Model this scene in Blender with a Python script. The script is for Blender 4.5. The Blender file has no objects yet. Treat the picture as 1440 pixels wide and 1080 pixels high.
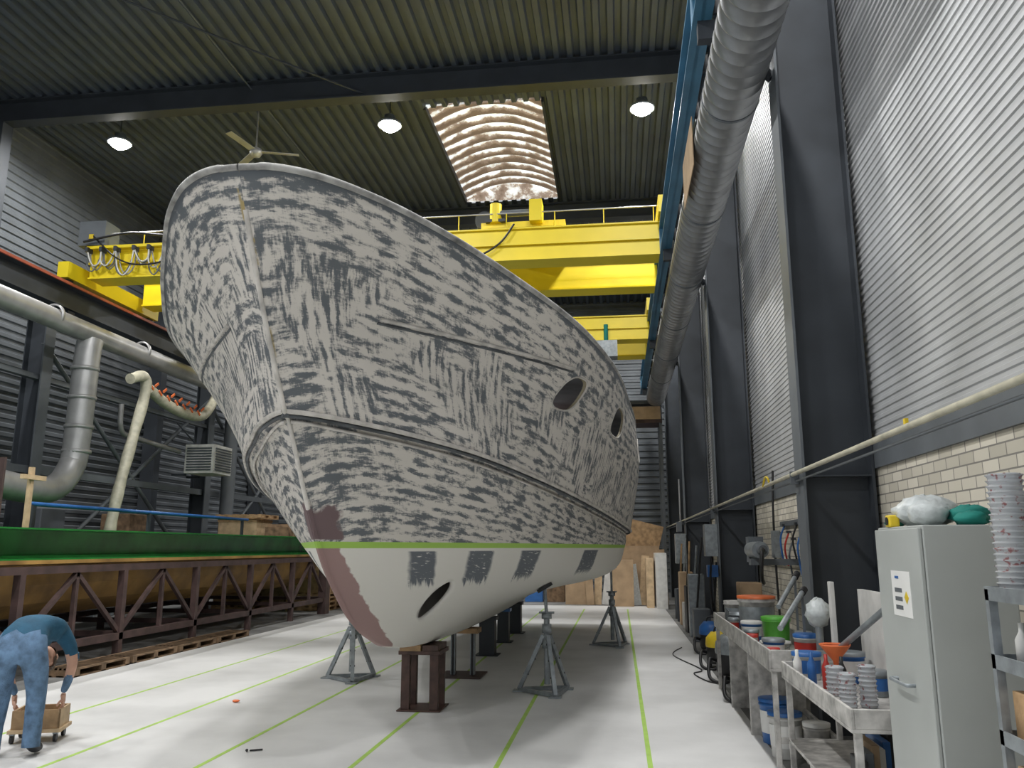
import bpy, math, random
import numpy as np
from mathutils import Vector, Matrix
random.seed(7)
scene=bpy.context.scene
scene.view_settings.view_transform='Standard'
COL=scene.collection

# ---------------------------------------------------------------- materials
def newmat(name):
    m=bpy.data.materials.new(name); m.use_nodes=True
    nt=m.node_tree; b=nt.nodes['Principled BSDF']
    return m,nt,b
def mat(name,col,rough=.5,metal=0.,var=.12,scale=6.,bump=0.,bscale=60.,dirt=None):
    m,nt,b=newmat(name)
    tc=nt.nodes.new('ShaderNodeTexCoord')
    n=nt.nodes.new('ShaderNodeTexNoise'); n.inputs['Scale'].default_value=scale; n.inputs['Detail'].default_value=5
    nt.links.new(tc.outputs['Object'],n.inputs['Vector'])
    r=nt.nodes.new('ShaderNodeValToRGB')
    c=np.array(col)
    d=c*(1-var*2) if dirt is None else np.array(dirt)
    r.color_ramp.elements[0].position=.3; r.color_ramp.elements[1].position=.65
    r.color_ramp.elements[0].color=(*np.clip(d,0,1),1); r.color_ramp.elements[1].color=(*np.clip(c*(1+var*.4),0,1),1)
    nt.links.new(n.outputs['Fac'],r.inputs['Fac']); nt.links.new(r.outputs['Color'],b.inputs['Base Color'])
    b.inputs['Roughness'].default_value=rough; b.inputs['Metallic'].default_value=metal
    if bump>0:
        n2=nt.nodes.new('ShaderNodeTexNoise'); n2.inputs['Scale'].default_value=bscale
        nt.links.new(tc.outputs['Object'],n2.inputs['Vector'])
        bp=nt.nodes.new('ShaderNodeBump'); bp.inputs['Strength'].default_value=bump; bp.inputs['Distance'].default_value=.01
        nt.links.new(n2.outputs['Fac'],bp.inputs['Height']); nt.links.new(bp.outputs['Normal'],b.inputs['Normal'])
    return m
def emis(name,col,s):
    m,nt,b=newmat(name); b.inputs['Base Color'].default_value=(*col,1)
    b.inputs['Emission Color'].default_value=(*col,1); b.inputs['Emission Strength'].default_value=s
    return m

M=dict(
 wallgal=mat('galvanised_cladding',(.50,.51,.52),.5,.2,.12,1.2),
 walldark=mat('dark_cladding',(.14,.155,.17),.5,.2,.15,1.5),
 roof=mat('roof_deck',(.085,.102,.128),.55,.1,.12,1.),
 steel=mat('anthracite_steel',(.040,.047,.057),.55,.1,.12,2.),
 steel2=mat('grey_flange',(.13,.145,.16),.5,.1,.1,2.),
 black=mat('black_rubber',(.015,.015,.016),.5),
 duct=mat('galvanised_duct',(.31,.315,.32),.38,.7,.12,3.),
 pipe=mat('grey_pipe',(.40,.40,.40),.4,.4,.12,3.),
 blue=mat('blue_beam_paint',(.055,.17,.27),.45,0,.15,2.),
 yellow=mat('crane_yellow',(.85,.66,.012),.42,0,.05,1.5),
 concrete=mat('concrete',(.22,.22,.215),.8,0,.25,1.3,.3,30),
 tape=mat('green_tape',(.36,.56,.10),.6,0,.08,8),
 greenp=mat('green_gelcoat',(.02,.19,.035),.25,0,.2,2),
 ochre=mat('ochre_fibreglass',(.36,.21,.06),.5,0,.3,1.6,.3,8,dirt=(.13,.07,.02)),
 rust=mat('brown_steel',(.075,.045,.042),.6,0,.25,5),
 brownst=mat('brown_stand',(.09,.05,.04),.5,.2,.25,9),
 wood=mat('wood',(.42,.27,.14),.7,0,.2,9,.3,40),
 woodl=mat('pale_wood',(.56,.41,.25),.7,0,.15,7,.2,40),
 zinc=mat('zinc_stand',(.30,.33,.35),.4,.4,.15,14),
 white=mat('white_paint',(.66,.655,.63),.5,0,.1,6),
 cab=mat('cabinet_grey',(.40,.42,.405),.42,0,.04,2),
 cream=mat('cream_pipe',(.50,.475,.37),.5,0,.15,8),
 orange=mat('orange_paint',(.75,.17,.05),.5),
 rail=mat('rail_red_orange',(.45,.10,.05),.5),
 red=mat('red_plastic',(.5,.04,.03),.4),
 bluep=mat('blue_plastic',(.03,.14,.42),.4),
 green2=mat('green_plastic',(.12,.5,.06),.35),
 teal=mat('teal_cloth',(.01,.22,.18),.8),
 bag=mat('white_bag',(.60,.64,.64),.35,0,.1,20,.6,30),
 trolley=mat('worn_bench',(.52,.505,.48),.55,0,.25,12),
 clear=mat('plastic_cups',(.50,.52,.54),.15,0,.1,30),
 card=mat('cardboard',(.40,.28,.17),.8,0,.12,4),
 jeans=mat('denim',(.12,.21,.34),.85,0,.25,14,.5,120),
 shirt=mat('teal_shirt',(.012,.085,.155),.8,0,.15,9,.3,60),
 skin=mat('skin',(.55,.31,.22),.5,0,.06,12),
 hair=mat('brown_hair',(.07,.04,.02),.7,0,.3,60),
 shoe=mat('dark_shoe',(.03,.03,.035),.6),
 plug=mat('thruster_grey',(.24,.20,.215),.7),
 paper=mat('label_paper',(.75,.75,.73),.6,0,.03),
 yp=mat('yellow_plastic',(.75,.55,.03),.4),
 deckg=mat('deck_grey_primer',(.20,.215,.23),.7,0,.2,3),
 lampw=emis('lamp_glow',(1,.98,.93),60),
)

# ---------------------------------------------------------------- mesh builder
class MB:
    def __init__(s): s.v=[];s.f=[];s.m=[];s.s=[];s.mats=[]
    def mi(s,k):
        if k not in s.mats: s.mats.append(k)
        return s.mats.index(k)
    def add(s,vs,fs,k,sm=False):
        o=len(s.v); i=s.mi(k); s.v+= [tuple(v) for v in vs]
        for f in fs: s.f.append(tuple(a+o for a in f)); s.m.append(i); s.s.append(sm)
        return s
    def box(s,c,d,k,rot=None):
        x,y,z=[a/2 for a in d]
        vs=[Vector((sx*x,sy*y,sz*z)) for sx in(-1,1) for sy in(-1,1) for sz in(-1,1)]
        if rot is not None: vs=[rot@v for v in vs]
        vs=[v+Vector(c) for v in vs]
        return s.add(vs,[(0,1,3,2),(4,6,7,5),(0,4,5,1),(2,3,7,6),(0,2,6,4),(1,5,7,3)],k)
    def bb(s,x0,x1,y0,y1,z0,z1,k): return s.box(((x0+x1)/2,(y0+y1)/2,(z0+z1)/2),(abs(x1-x0),abs(y1-y0),abs(z1-z0)),k)
    def frame(s,d):
        d=Vector(d).normalized(); up=Vector((0,0,1)) if abs(d.z)<.95 else Vector((1,0,0))
        a=d.cross(up).normalized(); b=a.cross(d).normalized(); return a,b,d
    def beam(s,p0,p1,w,h,k):
        p0=Vector(p0);p1=Vector(p1);a,b,d=s.frame(p1-p0)
        r=Matrix((a,d,b)).transposed()
        return s.box((p0+p1)/2,(w,(p1-p0).length,h),k,r)
    def cyl(s,p0,p1,r0,k,r1=None,seg=16,caps=True):
        r1=r0 if r1 is None else r1
        p0=Vector(p0);p1=Vector(p1);a,b,d=s.frame(p1-p0); vs=[]
        for p,r in((p0,r0),(p1,r1)):
            for i in range(seg):
                t=2*math.pi*i/seg; vs.append(p+a*math.cos(t)*r+b*math.sin(t)*r)
        s.add(vs,[(i,(i+1)%seg,seg+(i+1)%seg,seg+i) for i in range(seg)],k,True)
        if caps: s.add(vs,[tuple(range(seg))[::-1],tuple(range(seg,2*seg))],k)
        return s
    def tube(s,pts,r,k,seg=10,smoothp=True,rr=None):
        P=[Vector(p) for p in pts]
        if smoothp and len(P)>2:
            Q=[]
            for i in range(len(P)-1):
                a=P[max(i-1,0)];b=P[i];c=P[i+1];d=P[min(i+2,len(P)-1)]
                for j in range(8):
                    t=j/8; Q.append(.5*((2*b)+(c-a)*t+(2*a-5*b+4*c-d)*t*t+(3*b-a-3*c+d)*t**3))
            Q.append(P[-1]); P=Q
        vs=[];a=None
        for i,p in enumerate(P):
            d=(P[min(i+1,len(P)-1)]-P[max(i-1,0)])
            if d.length<1e-9: d=Vector((0,0,1))
            d.normalize()
            if a is None: a,b,_=s.frame(d)
            else:
                a=(a-d*a.dot(d)).normalized(); b=a.cross(d)
            R=r if rr is None else rr(i/(len(P)-1))
            for j in range(seg):
                t=2*math.pi*j/seg; vs.append(p+a*math.cos(t)*R+b*math.sin(t)*R)
        fs=[(i*seg+j,i*seg+(j+1)%seg,(i+1)*seg+(j+1)%seg,(i+1)*seg+j) for i in range(len(P)-1) for j in range(seg)]
        s.add(vs,fs,k,True)
        s.add(vs[:seg],[tuple(range(seg))[::-1]],k); s.add(vs[-seg:],[tuple(range(seg))],k)
        return s
    def lathe(s,c,prof,k,seg=20,axis=None,sm=True):
        c=Vector(c); vs=[]
        if axis is None: a,b,d=Vector((1,0,0)),Vector((0,1,0)),Vector((0,0,1))
        else: a,b,d=s.frame(axis)
        for r,z in prof:
            for i in range(seg):
                t=2*math.pi*i/seg; vs.append(c+d*z+a*math.cos(t)*r+b*math.sin(t)*r)
        fs=[(i*seg+j,i*seg+(j+1)%seg,(i+1)*seg+(j+1)%seg,(i+1)*seg+j) for i in range(len(prof)-1) for j in range(seg)]
        return s.add(vs,fs,k,sm)
    def ico(s,c,r,k,sc=(1,1,1),noise=0,seg=14,rings=9):
        vs=[];c=Vector(c)
        for i in range(rings+1):
            ph=math.pi*i/rings
            for j in range(seg):
                t=2*math.pi*j/seg; q=r*(1+random.uniform(-noise,noise))
                vs.append(c+Vector((math.sin(ph)*math.cos(t)*q*sc[0],math.sin(ph)*math.sin(t)*q*sc[1],math.cos(ph)*q*sc[2])))
        fs=[(i*seg+j,(i+1)*seg+j,(i+1)*seg+(j+1)%seg,i*seg+(j+1)%seg) for i in range(rings) for j in range(seg)]
        return s.add(vs,fs,k,True)
    def obj(s,name,parent=None,bevel=0):
        me=bpy.data.meshes.new(name); me.from_pydata(s.v,[],s.f)
        for k in s.mats: me.materials.append(M[k] if isinstance(k,str) else k)
        me.polygons.foreach_set('material_index',s.m); me.polygons.foreach_set('use_smooth',s.s); me.update()
        o=bpy.data.objects.new(name,me); COL.objects.link(o)
        if parent: o.parent=parent
        if bevel:
            b=o.modifiers.new('bevel','BEVEL'); b.width=bevel; b.segments=2; b.limit_method='ANGLE'; b.angle_limit=1.0
        return o
def empty(name):
    e=bpy.data.objects.new(name,None); COL.objects.link(e); return e

def corrugated(mb,o,ud,ulen,vd,vlen,nd,period,depth,k):
    o=Vector(o);ud=Vector(ud);vd=Vector(vd);nd=Vector(nd)
    n=max(1,int(round(ulen/period))); p=ulen/n; prof=[]
    for i in range(n):
        prof+=[(i*p,0),(i*p+.38*p,0),(i*p+.5*p,depth),(i*p+.88*p,depth)]
    prof.append((ulen,0))
    vs=[]
    for u,h in prof:
        vs.append(o+ud*u+nd*h); vs.append(o+ud*u+nd*h+vd*vlen)
    mb.add(vs,[(2*i,2*i+1,2*i+3,2*i+2) for i in range(len(prof)-1)],k)

# ---------------------------------------------------------------- room
XL,XR=-13.6,2.4; YF,YB=-5.0,32.0; ZR=11.4
MB().bb(XL,XR+.2,YF,YB,-.1,0,'concrete').obj('floor')

def sheet_mat():
    m,nt,b=newmat('white_floor_sheet')
    tc=nt.nodes.new('ShaderNodeTexCoord')
    n=nt.nodes.new('ShaderNodeTexNoise'); n.inputs['Scale'].default_value=.9; n.inputs['Detail'].default_value=8
    nt.links.new(tc.outputs['Object'],n.inputs['Vector'])
    r=nt.nodes.new('ShaderNodeValToRGB'); r.color_ramp.elements[0].color=(.50,.50,.495,1); r.color_ramp.elements[1].color=(.66,.66,.655,1)
    r.color_ramp.elements[0].position=.3; r.color_ramp.elements[1].position=.6
    nt.links.new(n.outputs['Fac'],r.inputs['Fac']); nt.links.new(r.outputs['Color'],b.inputs['Base Color'])
    b.inputs['Roughness'].default_value=.45
    n2=nt.nodes.new('ShaderNodeTexNoise'); n2.inputs['Scale'].default_value=3; n2.inputs['Detail'].default_value=6; n2.inputs['Distortion'].default_value=1.5
    nt.links.new(tc.outputs['Object'],n2.inputs['Vector'])
    bp=nt.nodes.new('ShaderNodeBump'); bp.inputs['Strength'].default_value=.25; bp.inputs['Distance'].default_value=.015
    nt.links.new(n2.outputs['Fac'],bp.inputs['Height']); nt.links.new(bp.outputs['Normal'],b.inputs['Normal'])
    return m
M['sheet']=sheet_mat()
MB().bb(-7.0,1.22,-4,24.5,0,.004,'sheet').obj('floor_protective_sheet')
mb=MB()
for x in(.2,-.97,-2.07,-3.24,-4.42,-5.55):
    mb.bb(x-.02,x+.02,-4,23.2,.004,.0055,'tape')
mb.obj('masking_tape_lines')

def brick_mat():
    m,nt,b=newmat('white_brick')
    tc=nt.nodes.new('ShaderNodeTexCoord'); sp=nt.nodes.new('ShaderNodeSeparateXYZ'); cb=nt.nodes.new('ShaderNodeCombineXYZ')
    nt.links.new(tc.outputs['Object'],sp.inputs[0]); nt.links.new(sp.outputs['Y'],cb.inputs['X']); nt.links.new(sp.outputs['Z'],cb.inputs['Y'])
    br=nt.nodes.new('ShaderNodeTexBrick'); br.inputs['Scale'].default_value=1
    br.inputs['Brick Width'].default_value=.24; br.inputs['Row Height'].default_value=.085; br.inputs['Mortar Size'].default_value=.006
    br.inputs['Color1'].default_value=(.62,.58,.49,1); br.inputs['Color2'].default_value=(.44,.41,.34,1); br.inputs['Mortar'].default_value=(.2,.19,.17,1)
    nt.links.new(cb.outputs[0],br.inputs['Vector']); nt.links.new(br.outputs['Color'],b.inputs['Base Color'])
    b.inputs['Roughness'].default_value=.8
    bp=nt.nodes.new('ShaderNodeBump'); bp.invert=True; bp.inputs['Strength'].default_value=.5; bp.inputs['Distance'].default_value=.01
    nt.links.new(br.outputs['Fac'],bp.inputs['Height']); nt.links.new(bp.outputs['Normal'],b.inputs['Normal'])
    return m
M['brick']=brick_mat()
mb=MB(); mb.bb(XR,XR+.2,YF,YB,0,2.37,'brick')
mb.bb(XR-.03,XR+.2,YF,YB,2.37,2.62,'steel2')
corrugated(mb,(XR+.02,YF,2.62),(0,0,1),ZR-2.62,(0,1,0),YB-YF,(-1,0,0),.078,.012,'wallgal')
mb.obj('wall_right')
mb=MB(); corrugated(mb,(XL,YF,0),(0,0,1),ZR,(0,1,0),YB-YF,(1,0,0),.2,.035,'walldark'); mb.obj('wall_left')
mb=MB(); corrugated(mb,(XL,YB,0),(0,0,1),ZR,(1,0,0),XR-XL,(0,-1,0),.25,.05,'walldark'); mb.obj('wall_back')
mb=MB(); SX0,SX1,SY0,SY1=-4.05,-1.45,16.4,21.6
def roofpc(x0,x1,y0,y1): corrugated(mb,(x0,y0,ZR),(1,0,0),x1-x0,(0,1,0),y1-y0,(0,0,-1),.27,.09,'roof')
roofpc(XL,SX0,YF,YB); roofpc(SX1,XR+.2,YF,YB); roofpc(SX0,SX1,YF,SY0); roofpc(SX0,SX1,SY1,YB)
mb.obj('ceiling')
def sky_mat():
    m,nt,b=newmat('skylight_sheet')
    tc=nt.nodes.new('ShaderNodeTexCoord'); sp=nt.nodes.new('ShaderNodeSeparateXYZ'); nt.links.new(tc.outputs['Object'],sp.inputs[0])
    n=nt.nodes.new('ShaderNodeTexNoise'); n.inputs['Scale'].default_value=2.4; n.inputs['Detail'].default_value=6; n.inputs['Roughness'].default_value=.65; nt.links.new(tc.outputs['Object'],n.inputs['Vector'])
    w=nt.nodes.new('ShaderNodeMath'); w.operation='MULTIPLY'; w.inputs[1].default_value=2*math.pi/.42; nt.links.new(sp.outputs['Y'],w.inputs[0])
    sn=nt.nodes.new('ShaderNodeMath'); sn.operation='SINE'; nt.links.new(w.outputs[0],sn.inputs[0])
    a=nt.nodes.new('ShaderNodeMath'); a.operation='MULTIPLY_ADD'; a.inputs[1].default_value=.20; nt.links.new(sn.outputs[0],a.inputs[0]); nt.links.new(n.outputs['Fac'],a.inputs[2])
    r=nt.nodes.new('ShaderNodeValToRGB'); e=r.color_ramp.elements
    e[0].position=.38; e[0].color=(.12,.085,.06,1); e[1].position=.70; e[1].color=(.88,.96,1,1)
    q=r.color_ramp.elements.new(.56); q.color=(.26,.20,.16,1); q=r.color_ramp.elements.new(.62); q.color=(.52,.50,.47,1)
    nt.links.new(a.outputs[0],r.inputs['Fac']); nt.links.new(r.outputs['Color'],b.inputs['Base Color'])
    nt.links.new(r.outputs['Color'],b.inputs['Emission Color']); b.inputs['Emission Strength'].default_value=1.05
    return m
M['skyl']=sky_mat()
mb=MB(); vs=[];NX=24;NY=80
for j in range(NY+1):
    y=SY0+(SY1-SY0)*j/NY; h=.06*math.sin(2*math.pi*(y)/.42)
    for i in range(NX+1):
        t=i/NX; x=SX0+(SX1-SX0)*t; vs.append((x,y,ZR+.02+.38*math.sin(math.pi*t)+h*math.sin(math.pi*t)))
mb.add(vs,[(j*(NX+1)+i,j*(NX+1)+i+1,(j+1)*(NX+1)+i+1,(j+1)*(NX+1)+i) for j in range(NY) for i in range(NX)],'skyl',True)
mb.bb(SX0-.06,SX0,SY0,SY1,ZR-.12,ZR+.05,'steel'); mb.bb(SX1,SX1+.06,SY0,SY1,ZR-.12,ZR+.05,'steel')
for y in(SY0,SY1):
    vs=[(SX0+(SX1-SX0)*i/NX,y,ZR-.05) for i in range(NX+1)]+[(SX0+(SX1-SX0)*i/NX,y,ZR+.1+.44*math.sin(math.pi*i/NX)) for i in range(NX+1)]
    mb.add(vs,[(i,i+1,NX+2+i,NX+1+i) for i in range(NX)],'skyl')
mb.obj('window_1')

COLY=[1.2,8.1,15.0,22.0,29.0]
for n,y in enumerate(COLY):
    mb=MB()
    mb.bb(1.74,2.37,y-.012,y+.012,0,ZR-.62,'steel')
    mb.bb(1.72,1.745,y-.17,y+.17,0,ZR-.62,'steel2'); mb.bb(2.34,2.365,y-.17,y+.17,0,ZR-.62,'steel')
    mb.bb(1.745,2.34,y-.15,y+.15,2.3,2.315,'steel')
    mb.bb(.98,1.72,y-.06,y+.06,6.98,7.2,'steel')
    mb.beam((1.72,y,6.5),(1.3,y,6.98),.08,.08,'steel')
    mb.obj('steel_column')
    mb=MB()
    mb.bb(-11.95,-11.93,y-.15,y+.15,0,6.44,'steel'); mb.bb(-11.53,-11.5,y-.15,y+.15,0,6.44,'steel2'); mb.bb(-11.93,-11.53,y-.012,y+.012,0,6.44,'steel')
    mb.bb(-11.9,-11.1,y-.1,y+.1,6.3,6.44,'steel')
    mb.bb(-13.5,-13.1,y-.15,y+.15,0,ZR-.62,'steel')
    mb.obj('steel_column')
    mb=MB()
    mb.bb(XL+.05,XR,y-.012,y+.012,ZR-.6,ZR-.1,'steel'); mb.bb(XL+.05,XR,y-.15,y+.15,ZR-.62,ZR-.59,'steel'); mb.bb(XL+.05,XR,y-.15,y+.15,ZR-.12,ZR-.09,'steel')
    mb.obj('roof_beam')
mb=MB()
mb.cyl((-11.5,8.1,10.9),(-5,15,10.9),.022,'steel',seg=8)
mb.cyl((-7.5,2,11.2),(-7.5,30,11.2),.018,'steel2',seg=8)
mb.obj('roof_bracing')
mb=MB()
for y0,y1 in((15,22),(22,29)):
    mb.cyl((-11.65,y0,5.8),(-11.65,y1,.8),.05,'steel2',seg=8); mb.cyl((-11.65,y0,.8),(-11.65,y1,5.8),.05,'steel2',seg=8)
mb.bb(-11.75,-11.6,8,29,3.1,3.25,'steel2'); mb.bb(-11.75,-11.6,8,29,5.0,5.1,'steel2')
mb.obj('wall_bracing')

mb=MB()
mb.bb(1.01,1.05,-4,30,7.2,7.75,'blue'); mb.bb(.93,1.13,-4,30,7.2,7.23,'blue'); mb.bb(.93,1.13,-4,30,7.72,7.76,'blue')
for i in range(5): mb.bb(.93,1.13,1.2+i*7-.01,1.2+i*7+.01,7.23,7.72,'blue')
mb.bb(1.0,1.06,-4,30,7.76,7.81,'steel')
mb.obj('crane_runway_beam')
mb=MB()
for i in range(30): mb.bb(1.14,1.24,-3+i*1.1,-2.96+i*1.1,7.25,7.47,'black')
for z in(7.28,7.36,7.44): mb.cyl((1.22,-4,z),(1.22,30,z),.012,'black',seg=6)
mb.obj('busbar_cable_rail')
mb=MB()
mb.bb(-11.45,-11.05,-4,30,6.45,6.49,'steel');mb.bb(-11.27,-11.23,-4,30,6.49,6.95,'steel');mb.bb(-11.45,-11.05,-4,30,6.94,6.98,'steel')
mb.bb(-11.05,-11.01,-4,30,6.93,6.985,'rail')
mb.bb(-11.28,-11.22,-4,30,6.98,7.02,'steel')
mb.obj('crane_runway_beam')

# ---------------------------------------------------------------- spiral duct
mb=MB(); prof=[];y=-4
R=.31
while y<27.4:
    prof+=[(R,y),(R,y+.185),(R+.005,y+.19),(R+.005,y+.205),(R,y+.21)]; y+=.21
mb.lathe((1.37,0,6.62),prof,'duct',seg=40,axis=(0,1,0))
mb.lathe((1.37,0,6.62),[(0,27.4),(R,27.4),(R,27.41)],'duct',seg=40,axis=(0,1,0))
for y in(2.5,5.5,8.6,11.6,14.6,17.6,20.6,23.6):
    mb.lathe((1.37,0,6.62),[(R,y),(R+.012,y),(R+.012,y+.04),(R,y+.04)],'steel2',seg=36,axis=(0,1,0),sm=False)
    mb.bb(1.36,1.38,y+.02,y+.04,6.92,7.2,'steel')
mb.obj('spiral_ventilation_duct')
mb=MB(); mb.bb(1.035,1.045,9.6,11.0,6.30,6.95,'card'); mb.obj('plywood_offcut')

mb=MB(); mb.cyl((1.66,-4,2.33),(1.66,29,2.33),.020,'cream',seg=12); mb.cyl((1.69,-4,2.27),(1.69,29,2.27),.010,'steel2',seg=8)
for y in COLY: mb.bb(1.64,1.715,y-.02,y+.02,2.24,2.36,'steel2')
mb.tube([(1.66,9.3,2.33),(1.64,9.3,2.40),(1.64,9.45,2.41),(1.64,9.6,2.33)],.012,'yp')
mb.bb(1.65,1.67,4.9,4.93,2.33,2.38,'yp')
mb.obj('compressed_air_pipe')

# ---------------------------------------------------------------- overhead cranes
def crane(Y,zb,detail,H=.62):
    e=empty('overhead_crane')
    mb=MB()
    for yy,w in((Y,.42),(Y+2.0,.42)):
        mb.bb(-11.0,.98,yy,yy+w,zb,zb+H,'yellow')
        mb.bb(-11.0,.98,yy-.06,yy+w+.06,zb+H,zb+H+.03,'yellow'); mb.bb(-11.0,.98,yy-.05,yy+w+.05,zb-.03,zb,'yellow')
        mb.bb(-11,.98,yy+.18,yy+.24,zb+H+.03,zb+H+.07,'steel')
    mb.bb(-11,.98,Y-.07,Y-.04,zb+H*.45,zb+H*.52,'yellow')
    mb.obj('girders',e)
    mb=MB()
    for x in(1.03,-11.25):
        z0=7.9 if x>0 else 7.12
        mb.bb(x-.12,x+.12,Y-.5,Y+2.9,z0,z0+.34,'yellow')
        for yy in(Y-.3,Y+2.7): mb.cyl((x-.05,yy,z0+.02),(x+.05,yy,z0+.02),.1,'steel')
    mb.obj('end_carriages',e)
    if detail:
        mb=MB()
        for i in range(13):
            x=-10.8+i*.97; mb.cyl((x,Y,zb+H),(x,Y,zb+H+.36),.012,'yellow',seg=6)
        mb.cyl((-10.8,Y,zb+H+.36),(.9,Y,zb+H+.36),.014,'pipe',seg=6)
        mb.obj('handrail',e)
        mb=MB()
        mb.bb(-2.6,-.9,Y+.1,Y+2.3,zb+H+.1,zb+H+.22,'yellow'); mb.bb(-1.6,-1.35,Y-.1,Y+.3,zb+H+.15,zb+H+.6,'yellow')
        mb.cyl((-2.6,Y+.5,zb+H+.45),(-2.6,Y+1.8,zb+H+.45),.2,'steel'); mb.cyl((-2.3,Y+.1,zb+H+.2),(-2.3,Y+.1,zb+H+.6),.12,'yellow')
        mb.cyl((-2.3,Y+.1,zb+H+.4),(-1.6,Y+.1,zb+H+.4),.07,'steel2')
        mb.bb(-2.5,-2.1,Y,Y+.3,zb+H+.2,zb+H+.26,'steel')
        mb.obj('hoist_trolley',e)
        mb=MB()
        random.seed(3); x=-10.95
        while x<-8.0:
            w=random.uniform(.26,.5); d=random.uniform(.3,.62)
            for q in range(3):
                dd=d*random.uniform(.75,1.1); s_=random.uniform(-.06,.06); yq=Y-.12-.05*q
                mb.tube([(x,yq,zb+.55),(x+w*.15+s_,yq,zb+.55-dd*.7),(x+w*.5+s_,yq,zb+.55-dd),(x+w*.85+s_,yq,zb+.55-dd*.7),(x+w,yq,zb+.55)],.015,['pipe','steel2','white'][q],seg=6)
            mb.bb(x-.03,x+.03,Y-.26,Y-.08,zb+.5,zb+.6,'steel'); x+=w
        random.seed(11)
        mb.beam((-11,Y-.16,zb+.62),(-7.5,Y-.16,zb+.62),.04,.06,'yellow')
        mb.tube([(-3.6,Y-.12,zb+.65),(-3.2,Y-.12,zb+.2),(-2.7,Y-.12,zb+.05),(-2.2,Y-.12,zb+.3),(-1.9,Y-.12,zb+.7)],.02,'black',seg=6)
        mb.tube([(-3.4,Y-.14,zb+.7),(-3.6,Y-.14,zb+.4),(-4.0,Y-.14,zb+.3)],.015,'black',seg=6)
        mb.tube([(-11,Y-.3,zb+.7),(-10,Y-.3,zb+.85),(-9,Y-.3,zb+.75),(-8,Y-.3,zb+.88),(-7,Y-.3,zb+.8)],.025,'black',seg=6)
        mb.tube([(-10.9,Y-.2,zb+.9),(-10.2,Y-.25,zb+.3),(-9.5,Y-.28,zb+.15),(-8.6,Y-.25,zb+.4),(-7.9,Y-.2,zb+.8)],.018,'black',seg=6)
        mb.bb(-11.2,-10.6,Y-.2,Y+.3,zb+.66,zb+1.2,'steel2'); mb.bb(-10.95,-10.85,Y-.22,Y-.2,zb+.8,zb+.9,'yp')
        mb.obj('festoon_cables',e)
    else:
        mb=MB(); mb.bb(-.5,.1,Y-.3,Y+.2,zb-.55,zb-.1,'zinc'); mb.cyl((-.2,Y-.05,zb-.1),(-.2,Y-.05,zb+.4),.06,'teal'); mb.cyl((-.2,Y,zb-.55),(-.2,Y,zb-1.0),.02,'steel'); mb.tube([(-.2,Y,zb-1.0),(-.1,Y,zb-1.08),(-.12,Y,zb-1.2),(-.25,Y,zb-1.2),(-.28,Y,zb-1.12)],.025,'steel')
        mb.obj('hoist_trolley',e)
    return e
crane(15.3,7.25,True); crane(21.9,7.25,False)

mb=MB(); c=Vector((-7.8,16.0,10.3))
mb.cyl(c,c+Vector((0,0,1.05)),.02,'pipe',seg=8); mb.lathe(c,[(0,-.12),(.10,-.1),(.14,-.03),(.12,.06),(.03,.1),(0,.1)],'pipe')
for i in range(3):
    t=2*math.pi*i/3+.3; d=Vector((math.cos(t),math.sin(t),0)); r=Matrix.Rotation(t,3,'Z')@Matrix.Rotation(.18,3,'X')
    mb.box(c+d*.52,(.82,.15,.012),'pipe',r)
mb.obj('ceiling_fan',bevel=.003)

LP=.49
def lamp(x,y,power):
    e=empty('high_bay_lamp'); z=10.72
    mb=MB(); mb.lathe((x,y,z),[(0,.24),(.12,.23),(.13,.10),(.26,.05),(.27,0),(.25,.0),(.1,.08)],'zinc',seg=24)
    mb.cyl((x,y,z+.2),(x,y,ZR-.09),.012,'steel',seg=6); mb.obj('reflector',e)
    mb=MB(); mb.lathe((x,y,z),[(0,-.13),(.10,-.115),(.18,-.06),(.215,.01),(.20,.03),(0,.04)],'lampw',seg=24); mb.obj('diffuser',e)
    l=bpy.data.lights.new('lamp','AREA'); l.shape='DISK'; l.size=.5; l.energy=power*LP; l.color=(1,.995,.985)
    o=bpy.data.objects.new('lamp_light',l); COL.objects.link(o); o.location=(x,y,z-.16); o.parent=e
for y in(-1.0,4.5,9.3,16.0,27.3):
    for x in(-11.1,-4.75,.72):
        lamp(x,y,620 if y<16 else 560)

# ---------------------------------------------------------------- BOAT HULL
XC=-2.07
C_sheer=[(4.04,0,3.75),(4.08,.20,3.755),(4.2,.40,3.75),(4.5,.67,3.73),(5.03,1.01,3.68),(5.65,1.37,3.58),(6.5,1.77,3.46),(7.86,2.08,3.37),(9.6,2.23,3.35),(11.1,2.33,3.35),(13,2.36,3.35),(15.5,2.3,3.38),(17.8,2.05,3.45)]
C_mid=[(4.44,0,3.08),(4.52,.07,3.08),(4.75,.25,3.08),(5.2,.54,3.06),(5.8,.90,3.0),(6.6,1.33,2.95),(7.8,1.80,2.85),(9.6,2.16,2.8),(11.3,2.35,2.78),(13,2.4,2.75),(15.5,2.33,2.75),(17.8,2.08,2.8)]
C_ch=[(4.87,0,2.49),(4.99,.12,2.49),(5.3,.36,2.47),(5.8,.64,2.44),(6.4,.97,2.38),(7.4,1.35,2.27),(8.5,1.64,2.17),(10,1.94,2.05),(11.5,2.13,1.97),(13,2.25,1.92),(15.5,2.25,1.92),(17.8,2.0,1.95)]
C_ch2=[(y+(.05 if i==0 else 0),max(0,h-(.085 if i>1 else (.05 if i==1 else 0))),z-.025) for i,(y,h,z) in enumerate(C_ch)]
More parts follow.
